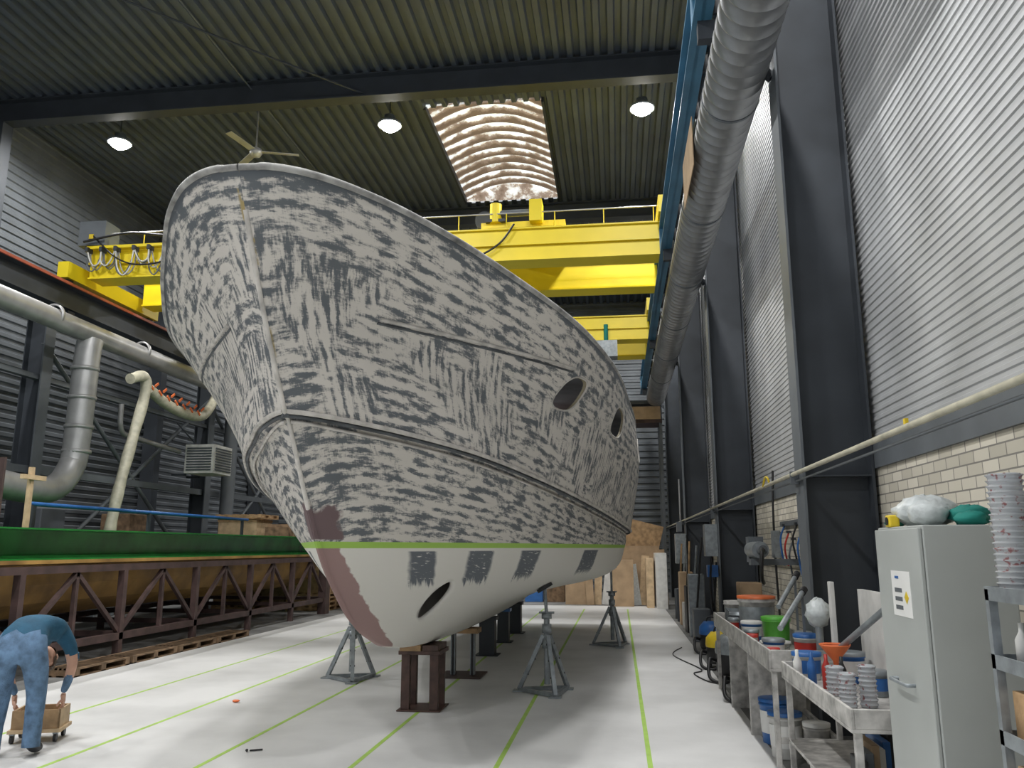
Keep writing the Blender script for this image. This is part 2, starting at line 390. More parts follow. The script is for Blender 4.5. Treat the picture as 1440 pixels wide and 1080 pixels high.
C_wl=[(5.54,0,1.67),(5.68,.06,1.67),(6.05,.24,1.67),(6.7,.53,1.67),(7.5,.87,1.67),(8.5,1.24,1.67),(10,1.66,1.67),(11.5,1.98,1.67),(13,2.14,1.67),(15.5,2.15,1.67),(17.8,1.92,1.67)]
C_bi=[(6.02,0,1.28),(6.17,.05,1.28),(6.6,.20,1.27),(7.5,.52,1.26),(8.5,.86,1.25),(10,1.27,1.24),(11.5,1.63,1.24),(13,1.88,1.25),(15.5,1.9,1.28),(17.8,1.65,1.35)]
C_ga=[(6.48,0,1.02),(6.65,.045,1.0),(7.5,.24,.94),(8.5,.40,.92),(10,.58,.95),(11.5,.75,1.0),(13,.85,1.0),(15.5,.85,1.05),(17.8,.7,1.15)]
C_ke=[(7.0,0,.86),(7.12,.03,.835),(7.6,.06,.755),(8.5,.08,.69),(10,.1,.64),(13,.1,.6),(16,.1,.6),(17.8,.1,.62)]
def catmull(P,per=16,blunt=False):
    P=[np.array(p,float) for p in P]; out=[]
    n=len(P)
    def kn(a,b): return max(np.linalg.norm(b-a)**.5,1e-4)
    for i in range(n-1):
        p1,p2=P[i],P[i+1]
        p0=P[i-1] if i>0 else (np.array([p1[0]+(p2[0]-p1[0])*.3,-p2[1],p2[2]]) if blunt else 2*p1-p2)
        p3=P[i+2] if i+2<n else 2*p2-p1
        t0=0;t1=t0+kn(p0,p1);t2=t1+kn(p1,p2);t3=t2+kn(p2,p3)
        for j in range(per):
            t=t1+(t2-t1)*j/per
            a1=(t1-t)/(t1-t0)*p0+(t-t0)/(t1-t0)*p1; a2=(t2-t)/(t2-t1)*p1+(t-t1)/(t2-t1)*p2; a3=(t3-t)/(t3-t2)*p2+(t-t2)/(t3-t2)*p3
            b1=(t2-t)/(t2-t0)*a1+(t-t0)/(t2-t0)*a2; b2=(t3-t)/(t3-t1)*a2+(t-t1)/(t3-t1)*a3
            out.append((t2-t)/(t2-t1)*b1+(t-t1)/(t2-t1)*b2)
    out.append(P[-1]); return np.array(out)
NS=110
sv=(np.linspace(0,1,NS))**1.6
def resamp(P,blunt=False):
    c=catmull(P,blunt=blunt); c[:,1]=np.maximum(c[:,1],0); d=np.r_[0,np.cumsum(np.linalg.norm(np.diff(c,axis=0),axis=1))]; d/=d[-1]
    return np.stack([np.interp(sv,d,c[:,k]) for k in range(3)],1)
curves=[resamp(c,i==0) for i,c in enumerate((C_sheer,C_mid,C_ch,C_ch2,C_wl,C_bi,C_ga,C_ke))]
def vcat(cs,per):
    rows=[]
    for i in range(len(cs)-1):
        p1,p2=cs[i],cs[i+1]; p0=cs[i-1] if i>0 else 2*p1-p2; p3=cs[i+2] if i+2<len(cs) else 2*p2-p1
        for j in range(per):
            t=j/per; rows.append(.5*((2*p1)+(p2-p0)*t+(2*p0-5*p1+4*p2-p3)*t*t+(3*p1-p0-3*p2+p3)*t**3))
    rows.append(cs[-1]); return rows
up=vcat(curves[:3],10); lo=vcat(curves[3:],6)
rows=up+lo; ichine=len(up)-1
bot=rows[-1].copy(); bot[:,1]=0; rows.append(bot)
G=np.array(rows)
G[:,:,1]=np.maximum(G[:,:,1],0)
G[:,0,1]=0
NR=G.shape[0]
arc=np.concatenate([np.zeros((NR,1)),np.cumsum(np.linalg.norm(np.diff(G,axis=1),axis=2),axis=1)],1)
gir=np.concatenate([np.zeros((1,NS)),np.cumsum(np.linalg.norm(np.diff(G,axis=0),axis=2),axis=0)],0)
def hb_at(Y,Z):
    hy=[float(np.interp(Y,G[i,:,0],G[i,:,1])) for i in range(NR-1)]
    hz=[float(np.interp(Y,G[i,:,0],G[i,:,2])) for i in range(NR-1)]
    for i in range(NR-2):
        a,b=hz[i],hz[i+1]
        if min(a,b)-1e-6<=Z<=max(a,b)+1e-6 and abs(a-b)>1e-9:
            t=(Z-a)/(b-a); return hy[i]+(hy[i+1]-hy[i])*t
    return None
verts=[];uvs=[]
for side in(1,-1):
    for i in range(NR):
        for j in range(NS):
            y,h,z=G[i,j]; verts.append((XC+side*h,y,z)); uvs.append((arc[i,j]*1.0+(40 if side<0 else 0),-gir[i,j]))
faces=[];N1=NR*NS
for i in range(NR-1):
    for j in range(NS-1):
        a=i*NS+j; faces.append((a,a+NS,a+NS+1,a+1)); faces.append((N1+a,N1+a+1,N1+a+NS+1,N1+a+NS))
for i in range(NR-1):
    a=i*NS+NS-1; faces.append((a,a+NS,N1+a+NS,N1+a))
import bmesh
me=bpy.data.meshes.new('hull'); me.from_pydata(verts,[],faces)
uvl=me.uv_layers.new(name='UVMap')
for l in me.loops: uvl.data[l.index].uv=uvs[l.vertex_index]
for p in me.polygons: p.use_smooth=True
bm=bmesh.new(); bm.from_mesh(me)
bm.verts.ensure_lookup_table()
for e in bm.edges:
    ids=[v.index for v in e.verts]
    r=[(k%N1)//NS for k in ids]
    if r[0]==r[1] and r[0] in(ichine,ichine+1): e.smooth=False
    if all((k%N1)%NS==NS-1 for k in ids) and ids[0]//N1==ids[1]//N1: e.smooth=False
    if all((k%N1)%NS==0 for k in ids) and min(r)>=3: e.smooth=False
bmesh.ops.remove_doubles(bm,verts=bm.verts,dist=.0008)
bmesh.ops.dissolve_degenerate(bm,edges=bm.edges,dist=.0002)
bmesh.ops.recalc_face_normals(bm,faces=bm.faces)
bm.to_mesh(me); bm.free()

def hull_mat():
    m,nt,b=newmat('hull_sanded_primer'); L=nt.links; N=nt.nodes
    def math_(op,a,b_=None,c=None):
        n=N.new('ShaderNodeMath'); n.operation=op
        for i,x in enumerate((a,b_,c)):
            if x is None: continue
            if isinstance(x,(int,float)): n.inputs[i].default_value=x
            else: L.new(x,n.inputs[i])
        return n.outputs[0]
    def sstep(x,lo_,hi_):
        n=N.new('ShaderNodeMapRange'); n.interpolation_type='SMOOTHSTEP'; L.new(x,n.inputs['Value'])
        n.inputs['From Min'].default_value=lo_; n.inputs['From Max'].default_value=hi_; return n.outputs['Result']
    uv=N.new('ShaderNodeUVMap'); uv.uv_map='UVMap'; s=N.new('ShaderNodeSeparateXYZ'); L.new(uv.outputs[0],s.inputs[0]); U,V=s.outputs['X'],s.outputs['Y']
    g=N.new('ShaderNodeTexCoord'); s2=N.new('ShaderNodeSeparateXYZ'); L.new(g.outputs['Object'],s2.inputs[0]); Y,Z=s2.outputs['Y'],s2.outputs['Z']
    def noise(sx,sy,det=4,off=0,rough=.55,dist=0):
        mp=N.new('ShaderNodeMapping'); mp.inputs['Scale'].default_value=(sx,sy,1); mp.inputs['Location'].default_value=(off,off*.7,0); L.new(uv.outputs[0],mp.inputs['Vector'])
        n=N.new('ShaderNodeTexNoise'); n.inputs['Scale'].default_value=1; n.inputs['Detail'].default_value=det; n.inputs['Roughness'].default_value=rough; n.inputs['Distortion'].default_value=dist
        L.new(mp.outputs[0],n.inputs['Vector']); return n.outputs['Fac']
    Uw=math_('MODULO',U,40.)
    blot=noise(4.5,6.0,5,3,.6); blot2=noise(1.3,1.6,3,9); blob3=noise(1.6,2.2,3,44)
    dn=noise(1.0,1.0,2,5); dn2=noise(1.,1.,2,15)
    hs=math_('SINE',math_('ADD',math_('MULTIPLY',V,64),math_('MULTIPLY',dn,7)))
    vs_=math_('SINE',math_('ADD',math_('MULTIPLY',U,78),math_('MULTIPLY',dn2,7)))
    na=noise(5,17,5,1,.65); nb=noise(20,4.5,5,2,.65)
    hval=math_('ADD',math_('MULTIPLY',hs,.065),na); vval=math_('ADD',math_('MULTIPLY',vs_,.055),nb)
    belt=math_('SUBTRACT',.11,math_('MULTIPLY',math_('ABSOLUTE',math_('ADD',V,1.1)),.22))
    sel=sstep(math_('ADD',belt,blot2),.53,.61)
    mx=N.new('ShaderNodeMix'); L.new(sel,mx.inputs[0]); L.new(hval,mx.inputs[2]); L.new(vval,mx.inputs[3])
    fine=noise(16,80,4,4,.65); fine2=noise(80,16,4,6,.65)
    tot=math_('ADD',mx.outputs[0],math_('MULTIPLY',math_('SUBTRACT',blot,.5),.62))
    tot=math_('ADD',tot,math_('MULTIPLY',math_('SUBTRACT',blob3,.5),.25))
    tot=math_('ADD',tot,math_('MULTIPLY',math_('SUBTRACT',fine,.5),.30)); tot=math_('ADD',tot,math_('MULTIPLY',math_('SUBTRACT',fine2,.5),.26))
    topb=math_('MULTIPLY',sstep(V,-.12,-.02),.16)
    tot=math_('ADD',tot,topb)
    tot=math_('ADD',tot,math_('MULTIPLY',math_('SUBTRACT',1,sstep(Uw,.1,.9)),.03))
    dark=sstep(tot,.44,.625)
    def mixc(f,a,c):
        n=N.new('ShaderNodeMix'); n.data_type='RGBA'; L.new(f,n.inputs[0])
        for i,x in((6,a),(7,c)):
            if isinstance(x,tuple): n.inputs[i].default_value=(*x,1)
            else: L.new(x,n.inputs[i])
        return n.outputs[2]
    topc=mixc(dark,(.62,.585,.54),(.115,.128,.142))
    yf=math_('MULTIPLY',math_('MULTIPLY',sstep(noise(9,5,4,21),.50,.58),math_('SUBTRACT',1,sstep(Uw,.02,.04))),sstep(Z,2.75,2.85))
    topc=mixc(yf,topc,(.36,.28,.12))
    edge=math_('MULTIPLY',math_('SUBTRACT',noise(5,5,4,30),.5),.30)
    stre=math_('MULTIPLY',math_('SUBTRACT',noise(30,3,3,31),.5),.25)
    Ys=math_('ADD',math_('MULTIPLY',math_('SUBTRACT',1.67,Z),-1.1),Y)
    pm=None
    for c,w in((6.62,.17),(7.45,.20),(8.42,.22),(10.4,.32)):
        d=math_('ADD',math_('ABSOLUTE',math_('SUBTRACT',Ys,c)),math_('MULTIPLY',edge,.35)); k=math_('SUBTRACT',1,sstep(d,w-.03,w+.03))
        pm=k if pm is None else math_('MAXIMUM',pm,k)
    zl=sstep(math_('ADD',Z,stre),1.32,1.37)
    pm=math_('MULTIPLY',math_('MULTIPLY',pm,zl),math_('SUBTRACT',1,sstep(Z,1.615,1.625)))
    pm=math_('MULTIPLY',pm,sstep(noise(10,40,4,33),.30,.42))
    botc=mixc(pm,(.72,.70,.65),(.12,.135,.155))
    wdt=math_('ADD',.22,math_('MULTIPLY',math_('SUBTRACT',1.62,Z),.28))
    pk=math_('SUBTRACT',1,sstep(math_('SUBTRACT',math_('ADD',Uw,math_('MULTIPLY',edge,.7)),wdt),0,.03))
    pk=math_('MULTIPLY',pk,math_('SUBTRACT',1,sstep(Y,7.35,7.42)))
    botc=mixc(pk,botc,(.335,.215,.205))
    below=math_('SUBTRACT',1,sstep(Z,1.668,1.672))
    col=mixc(below,topc,botc)
    pk2=math_('MULTIPLY',math_('SUBTRACT',1,sstep(math_('ADD',Uw,math_('MULTIPLY',edge,1.0)),.26,.30)),math_('SUBTRACT',1,sstep(math_('ADD',Z,edge),1.9,1.94)))
    pk2=math_('MULTIPLY',pk2,sstep(Z,1.7,1.71))
    col=mixc(pk2,col,(.15,.10,.105))
    tp=math_('MULTIPLY',sstep(Z,1.644,1.646),math_('SUBTRACT',1,sstep(Z,1.690,1.692)))
    col=mixc(tp,col,(.34,.56,.09))
    L.new(col,b.inputs['Base Color']); b.inputs['Roughness'].default_value=.62
    bp=N.new('ShaderNodeBump'); bp.inputs['Strength'].default_value=.12; bp.inputs['Distance'].default_value=.01; L.new(tot,bp.inputs['Height']); L.new(bp.outputs['Normal'],b.inputs['Normal'])
    return m
M['hull']=hull_mat()
me.materials.append(M['hull'])
boat=empty('boat_hull')
ho=bpy.data.objects.new('hull_shell',me); COL.objects.link(ho)
sd=ho.modifiers.new('s','SOLIDIFY'); sd.thickness=.03; sd.offset=-1
cut=MB()
PH=[(7.22,3.0,.20,.14),(8.88,2.98,.34,.15),(11.6,2.98,.42,.15)]
def ovalpts(Y,Z,a,bh,n=28):
    pr=[]
    for q in range(n):
        t=2*math.pi*q/n; cx=abs(math.cos(t))**.7*math.copysign(1,math.cos(t)); sx=abs(math.sin(t))**.7*math.copysign(1,math.sin(t))
        pr.append((Y+a*cx,Z+bh*sx))
    return pr
for (Y,Z,a,bh) in PH:
    pr=ovalpts(Y,Z,a,bh)
    vs=[(XC+1.2,p[0],p[1]) for p in pr]+[(XC+3.5,p[0],p[1]) for p in pr]
    cut.add(vs,[(q,(q+1)%28,28+(q+1)%28,28+q) for q in range(28)]+[tuple(range(28))[::-1],tuple(range(28,56))],'white')
TY,TZ,TR=7.42,1.19,.165
cut.cyl((XC-2,TY,TZ),(XC+2,TY,TZ),TR-.004,'plug',seg=32)
co=cut.obj('cutter')
bmc=bmesh.new(); bmc.from_mesh(co.data); bmesh.ops.remove_doubles(bmc,verts=bmc.verts,dist=1e-5); bmesh.ops.recalc_face_normals(bmc,faces=bmc.faces); bmc.to_mesh(co.data); bmc.free()
bo=ho.modifiers.new('b','BOOLEAN'); bo.operation='DIFFERENCE'; bo.object=co; bo.solver='EXACT'
bpy.context.view_layer.update()
dg=bpy.context.evaluated_depsgraph_get()
nm=bpy.data.meshes.new_from_object(ho.evaluated_get(dg),preserve_all_data_layers=True,depsgraph=dg)
if len(nm.polygons)>1000:
    ho.modifiers.clear(); ho.data=nm
else:
    ho.modifiers.remove(bo)
bpy.data.objects.remove(co)
ho.parent=boat
M['cap']=mat('rail_cap_primer',(.36,.355,.34),.6,0,.35,7)
M['strip']=mat('knuckle_strip_primer',(.60,.57,.53),.6,0,.2,9)
M['shadowline']=mat('strip_shadow_line',(.10,.11,.12),.7,0,.3,6)  # dark tone standing in for the shadow line beneath the strips
mb=MB()
for side in(1,-1):
    pts=[(XC+side*max(0,G[0,j,1]-.012),G[0,j,0]+(.012 if j<6 else 0),G[0,j,2]+.003) for j in range(0,NS,1)]
    mb.tube(pts,.022,'cap',seg=8,smoothp=False)
mb.obj('rail_cap',boat)
mb=MB()
for side in(1,-1):
    pts=[(XC+side*(G[ichine,j,1]+.004),G[ichine,j,0],G[ichine,j,2]+.004) for j in range(1,NS)]
    mb.tube(pts,.017,'strip',seg=8,smoothp=False)
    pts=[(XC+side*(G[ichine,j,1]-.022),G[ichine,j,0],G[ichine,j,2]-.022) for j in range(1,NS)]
    mb.tube(pts,.014,'shadowline',seg=6,smoothp=False)  # dark tube painted in as the shadow under the chine bead
    pts=[(XC+side*(G[ichine+1,j,1]+.004),G[ichine+1,j,0],G[ichine+1,j,2]-.03) for j in range(2,NS)]
    mb.tube(pts,.012,'strip',seg=6,smoothp=False)
mb.obj('knuckle_strip',boat)
# stem bar
mb=MB()
pts=[(XC,G[i,0,0]+.006,G[i,0,2]) for i in range(3,ichine+6)]
mb.tube(pts,.016,'strip',seg=8,smoothp=False)
mb.obj('stem_bar',boat)
mb=MB()
for side in(1,-1):
    for dz,k,rr_ in((0,'strip',.015),(-.026,'shadowline',.010)):  # second, darker tube imitates the strip's shadow line
        pts=[]
        for q in range(50):
            Y=5.1+(7.0-5.1)*q/49; Z=3.14+.04*q/49+dz; h=hb_at(Y,Z)
            if h: pts.append((XC+side*h,Y,Z))
        P=np.array(pts)
        for _ in range(4): P[1:-1]=(P[:-2]+P[1:-1]*2+P[2:])/4
        mb.tube([tuple(p) for p in P],rr_,k,seg=6,smoothp=False)
mb.obj('rubbing_strip',boat)
mb=MB()
for (Y,Z,a,bh) in PH:
    pts=[]
    for (y,z) in ovalpts(Y,Z,a,bh):
        h=hb_at(y,z)
        pts.append((XC+h,y,z))
    pts.append(pts[0]); mb.tube(pts,.009,'strip',seg=6,smoothp=False)
mb.obj('porthole_rims',boat)
mb=MB(); vs=[]
for j in range(NS):
    zt=G[0,j,2]-.16; col=G[:ichine+1,j]
    zz=col[::-1,2]; h=float(np.interp(zt,zz,col[::-1,1])); yy=float(np.interp(zt,zz,col[::-1,0]))
    if h<.25: continue
    h-=.07; vs+=[(XC-h,yy+.02,zt),(XC+h,yy+.02,zt)]
mb.add(vs,[(2*i,2*i+1,2*i+3,2*i+2) for i in range(len(vs)//2-1)],'deckg')
mb.obj('deck',boat)
mb=MB(); mb.bb(XC-.9,XC+.9,8.0,8.04,1.85,3.15,'steel'); mb.bb(XC-1.2,XC+1.2,10.4,10.44,1.8,3.15,'steel2'); mb.bb(XC-1.3,XC+1.3,13.2,13.24,1.8,3.15,'steel'); mb.bb(XC-.5,XC+.5,7.6,12.9,1.86,1.9,'steel')
mb.bb(XC+.3,XC+.33,8.3,12.9,2.0,3.1,'steel2'); mb.bb(XC+1.3,XC+1.7,9.35,9.38,2.7,3.15,'orange')
mb.bb(XC+1.15,XC+1.3,7.7,7.73,2.7,3.15,'white'); mb.bb(XC+.7,XC+.9,7.6,7.63,2.7,3.15,'teal'); mb.bb(XC+.2,XC+1.4,7.45,7.5,3.1,3.15,'white')
mb.obj('cabin_bulkheads',boat)
for Y in(7.1,9.0,11.6):  # unseen lights without fixtures, added to brighten the interior behind the portholes
    l=bpy.data.lights.new('cabin','POINT'); l.energy=5; l.shadow_soft_size=.1; o=bpy.data.objects.new('cabin_fill_light',l); COL.objects.link(o); o.location=(XC+.9,Y-.3,2.95); o.parent=boat
mb=MB(); hh=hb_at(TY,TZ) or .45
mb.lathe((XC,TY,TZ),[(TR,-hh*.6),(TR,hh*.6)],'plug',seg=32,axis=(1,0,0))
mb.cyl((XC-.02,TY,TZ),(XC+hh*.6,TY,TZ),TR-.001,'plug',seg=32)
mb.cyl((XC-hh*.6,TY,TZ),(XC-.03,TY,TZ),TR-.001,'plug',seg=32)
mb.obj('bow_thruster_tunnel',boat)

# ---------------------------------------------------------------- supports
def keel_z(Y): return float(np.interp(Y,G[NR-1,:,0],G[NR-1,:,2]))
mb=MB(); Y=8.85; zt=keel_z(Y)-.012
for sx in(-.15,.15):
    for sy in(-.15,.15): mb.bb(XC+sx-.045,XC+sx+.045,Y+sy-.035,Y+sy+.035,.02,zt-.09,'brownst')
mb.bb(XC-.23,XC+.23,Y-.22,Y+.22,.006,.02,'brownst'); mb.bb(XC-.22,XC+.22,Y-.22,Y+.22,zt-.10,zt-.06,'brownst')
mb.bb(XC-.2,XC+.02,Y-.25,Y+.25,zt-.06,zt,'wood'); mb.bb(XC+.03,XC+.2,Y-.22,Y+.2,zt-.06,zt-.002,'brownst')
mb.obj('keel_support_stand',bevel=.004)
mb=MB(); Y=11.1; zt=keel_z(Y)-.012
for sx in(-.13,.13): mb.bb(XC+sx-.03,XC+sx+.03,Y-.04,Y+.04,.02,zt-.05,'zinc'); mb.bb(XC+sx-.01,XC+sx+.01,Y-.08,Y+.08,.02,zt-.05,'black')
mb.bb(XC-.28,XC+.28,Y-.3,Y+.3,.006,.02,'rust'); mb.bb(XC-.22,XC+.22,Y-.15,Y+.15,zt-.06,zt,'wood'); mb.obj('keel_support_stand')
for Y,w in((13.2,.12),(16.6,.13),(15.0,.1)):
    mb=MB(); zt=keel_z(Y)-.012; mb.bb(XC-w,XC+w,Y-w,Y+w,.02,zt-.05,'steel'); mb.bb(XC-w-.06,XC+w+.06,Y-w-.06,Y+w+.06,.006,.02,'steel'); mb.bb(XC-w-.03,XC+w+.03,Y-w-.03,Y+w+.03,zt-.05,zt,'bluep' if w<.11 else 'steel'); mb.obj('keel_support_stand')
def jack(x,y,zt,lean,k=1):
    mb=MB(); s=.34
    P=[Vector((x+s*math.cos(t),y+s*math.sin(t),.03)) for t in(math.radians(-70),math.radians(50),math.radians(170))]
    top=Vector((x,y,.72))
    for i in range(3):
        a=P[i];b=P[(i+1)%3]
        mb.beam(a,b,.05,.04,'zinc'); mb.beam(a,top+Vector((0,0,-.08))+(a-Vector((x,y,0)))*.12,.045,.045,'zinc')
        mb.box((a.x,a.y,.014),(.14,.14,.015),'zinc')
        for q in(.25,.5,.75):
            c=a.lerp(top,q); mb.cyl(c+Vector((-.03,0,0)),c+Vector((.03,0,0)),.012,'black',seg=8)
    for z in(.55,.72): mb.lathe((x,y,z),[(.03,-.05),(.055,-.05),(.055,.05),(.03,.05)],'zinc')
    mb.cyl((x,y,.1),(x,y,.85),.035,'zinc'); end=Vector((x+lean,y,zt-.055))
    mb.cyl((x,y,.85),end,.02,'zinc',seg=10)
    mb.cyl((x-.09,y,.9),(x+.09,y,.9),.012,'zinc',seg=8); mb.lathe((x,y,.86),[(.02,-.03),(.06,-.03),(.06,.03),(.02,.03)],'zinc')
    n=Vector((-.5*k,0,.85)).normalized()
    mb.cyl(end-n*.02,end+n*.02,.10,'black',seg=20)
    mb.obj('boat_jack_stand')
def hull_z(Y,h):
    best=9
    for i in range(ichine+1,NR-1):
        hy=np.interp(Y,G[i,:,0],G[i,:,1]); hz=np.interp(Y,G[i,:,0],G[i,:,2])
        if hy>=h: best=min(best,hz)
    return best
for (x,y,l,k) in((-.86,9.94,-.02,1),(-.14,14.7,.0,1),(-3.42,10.6,.06,-1),(-4.0,14.7,0,-1)):
    jack(x,y,hull_z(y,abs(x+l-XC)),l,k)

# ---------------------------------------------------------------- green mould on steel frame
mb=MB(); Y0,Y1=7.4,20.9
prof=[(-7.45,1.90,'greenp'),(-7.45,1.88,'greenp'),(-7.80,1.87,'greenp'),(-7.84,1.56,'greenp'),(-7.45,1.49,'greenp'),(-7.45,1.44,'ochre'),(-7.78,1.40,'ochre'),(-7.80,1.15,'ochre'),(-7.95,.9,'ochre'),(-8.4,.68,'ochre'),(-9.2,.6,'ochre'),(-9.9,.68,'ochre'),(-10.4,.95,'ochre'),(-10.6,1.4,'ochre'),(-10.6,2.0,'greenp'),(-10.5,2.0,'greenp'),(-10.45,1.4,'greenp'),(-10.1,1.0,'greenp'),(-9.2,.75,'greenp'),(-8.2,1.0,'greenp'),(-7.95,1.5,'greenp'),(-7.90,1.90,'greenp'),(-7.45,1.90,'greenp')]
for i in range(len(prof)-1):
    (x0,z0,k),(x1,z1,_)=prof[i],prof[i+1]
    mb.add([(x0,Y0,z0),(x0,Y1,z0),(x1,Y1,z1),(x1,Y0,z1)],[(0,1,2,3)],prof[i+1][2] if z0>1.4 else k,False)
mb.add([(x,Y1,z) for x,z,_ in prof[6:14]]+[(-10.6,Y1,1.95),(-7.84,Y1,1.87)],[tuple(range(10))],'greenp')
mb.add([(x,Y0,z) for x,z,_ in prof[6:14]]+[(-10.6,Y0,1.95),(-7.84,Y0,1.87)],[tuple(range(10))],'greenp')
mb.obj('boat_mould')
mb=MB(); xf=-7.50; npan=6; ys=[Y0+.1+i*2.22 for i in range(npan+1)]
for xx in(xf,-10.7):
    mb.bb(xx-.05,xx+.05,Y0,Y1,1.31,1.41,'rust'); mb.bb(xx-.05,xx+.05,Y0,Y1,.30,.40,'rust')
    for i,y in enumerate(ys):
        mb.bb(xx-.05,xx+.05,y-.05,y+.05,.0,1.31,'rust')
        if i<npan:
            mb.beam((xx,y,.4),(xx,(y+ys[i+1])/2,1.3),.06,.06,'rust'); mb.beam((xx,(y+ys[i+1])/2,1.3),(xx,ys[i+1],.4),.06,.06,'rust')
            mb.bb(xx-.03,xx+.03,(y+ys[i+1])/2-.03,(y+ys[i+1])/2+.03,.4,1.31,'rust')
for y in ys: mb.bb(-10.7,xf,y-.04,y+.04,.34,.42,'rust')
mb.bb(xf-.1,xf+.1,Y1-.3,Y1,0,1.42,'rust')
mb.obj('mould_cradle_frame')
mb=MB()
mb.bb(-8.45,-8.35,9.9,10.3,1.0,2.85,'rust'); mb.bb(-8.6,-8.2,10.08,10.12,1.0,2.85,'rust')
for q in range(4): mb.box((-8.348,9.96+.08*q,2.35),(.004,.05,.07),'paper')
mb.obj('steel_end_bracket')
mb=MB(); mb.bb(-8.86,-8.8,11.4,11.47,.9,2.85,'woodl'); mb.bb(-8.83,-8.77,11.2,11.7,2.66,2.73,'woodl'); mb.obj('wooden_cross_post')
mb=MB(); mb.cyl((-9.6,12.4,2.36),(-9.6,20.6,2.36),.035,'bluep')
for y in(12.5,16,20.3): mb.bb(-9.63,-9.57,y-.03,y+.03,.76,2.34,'steel')
mb.obj('blue_tube_barrier')
def pallet(mb,x,y,z,w=.8,l=1.2,k='wood'):
    for i in range(3): mb.bb(x-w/2,x+w/2,y-l/2+i*(l-.1)/2,y-l/2+.1+i*(l-.1)/2,z,z+.09,k)
    for i in range(6): mb.bb(x-w/2+i*(w-.1)/5,x-w/2+.1+i*(w-.1)/5,y-l/2,y+l/2,z+.09,z+.112,k)
    for i in range(3): mb.bb(x-w/2+i*(w-.1)/2,x-w/2+.1+i*(w-.1)/2,y-l/2,y+l/2,z-.0,z+.018,k)
M['oldwood']=mat('weathered_wood',(.22,.14,.08),.8,0,.3,7,.3,40)
mb=MB()
for i in range(4): pallet(mb,-7.22,10.9+i*1.3,0,.42,1.22,'oldwood')
mb.obj('wooden_pallets')
mb=MB()
for i in range(9): pallet(mb,-10.3+random.uniform(-.05,.05),22.1,i*.113,1.2,1.2)
z=1.02
for i in range(3):
    mb.bb(-10.9,-9.8,21.6,22.6,z+.0,z+.42,'woodl'); mb.bb(-10.92,-9.78,21.58,22.62,z+.38,z+.45,'wood'); z+=.47
pallet(mb,-10.3,22.1,z,1.3,1.2)
mb.obj('pallet_stack')
mb=MB()
for i in range(4): pallet(mb,-8.3,22.3+0*i,i*.113,1.2,1.2)
for j in range(7): mb.bb(-8.9,-7.7,21.75+j*.16,21.82+j*.16,.46,1.3+.1*(j%3),'wood')
for j in range(6): mb.bb(-9.6,-8.95,21.7+j*.2,21.8+j*.2,0,2.2+.08*(j%2),'oldwood')
mb.bb(-7.5,-6.6,22.3,23.2,0,.9,'oldwood'); mb.obj('timber_crate_pile')

# ---------------------------------------------------------------- left wall services
mb=MB(); mb.cyl((-10.75,-2,6.1),(-10.75,24,5.95),.20,'pipe',seg=24)
for y in range(2,24,3): mb.lathe((-10.75,y,6.07),[(.19,0),(.225,0),(.225,.06),(.19,.06)],'pipe',seg=24,axis=(0,1,0))
mb.obj('extraction_pipe')
mb=MB()
mb.tube([(-10.75,15.2,5.86),(-10.75,15.15,5.4),(-10.75,15.1,3.6),(-10.75,15.0,3.2),(-10.75,14.7,2.85),(-10.75,14.2,2.7),(-10.75,13.2,2.75),(-10.75,12.2,2.9)],.25,'pipe',seg=22)
for z in(5.2,4.6,4.0,3.5): mb.lathe((-10.75,15.12,z),[(.24,0),(.275,0),(.275,.07),(.24,.07)],'pipe',seg=22)
mb.obj('branch_duct_elbow')
mb=MB()
mb.tube([(-10.3,16.0,5.2),(-10.3,16.5,5.35),(-10.3,16.6,5.0),(-10.3,16.3,4.0),(-10.3,16.0,3.0),(-10.3,15.8,2.1),(-10.3,15.75,1.5)],.12,'cream',seg=14,rr=lambda t:.115+.007*math.sin(t*260))
mb.obj('flexible_hose')
mb=MB()
pts=[(-10.4,16.9,5.15),(-10.4,17.6,4.95),(-10.4,18.5,4.85),(-10.4,19.4,4.95),(-10.5,20.2,5.6)]
mb.tube(pts,.12,'cream',seg=14)
for i in range(14):
    t=i/13; y=16.8+t*2.3; z=5.05+.24*(1-t)**2-.06
    mb.box((-10.27,y,z+.06*((i%2)*2-1)),(.02,.16,.05),'orange',Matrix.Rotation(.6*((i%2)*2-1),3,'X'))
mb.obj('striped_hose')
mb=MB(); mb.bb(-11.2,-10.4,20.1,21.1,3.55,4.3,'white')
for i in range(9): mb.box((-10.38,20.6,3.64+i*.07),(.03,.86,.035),'steel2',Matrix.Rotation(.5,3,'Y'))
for i in range(9): mb.box((-10.8,20.085,3.64+i*.07),(.68,.03,.035),'steel2',Matrix.Rotation(.5,3,'X'))
mb.bb(-11.6,-11.2,20.2,20.25,3.5,3.55,'steel'); mb.bb(-11.6,-11.2,20.95,21.0,3.5,3.55,'steel')
mb.beam((-11.6,20.3,4.9),(-11.0,20.3,4.3),.03,.03,'steel')
mb.obj('unit_heater',bevel=.004)
mb=MB(); mb.tube([(-11.3,17.3,4.9),(-11.3,17.4,4.3),(-11.3,18,4.2),(-11.3,20.0,4.1)],.06,'pipe'); mb.tube([(-11.3,22.8,5.6),(-11.3,22.8,3.0),(-11.3,22.8,.3)],.2,'steel2'); mb.obj('heater_flue_pipe')
mb=MB()
for i in range(5): mb.bb(-11.4,-10.6,23.6+i*.9,24.3+i*.9,0,1.6+.3*(i%2),['steel2','rust','oldwood','steel','zinc'][i])
mb.obj('storage_crate_row',bevel=.02)
mb=MB()
for i in range(9):
    mb.bb(-13.2,-12.4,11+i*1.1,11.8+i*1.1,0,1.5+.5*((i*7)%3),['steel2','rust','zinc','oldwood','steel'][i%5])
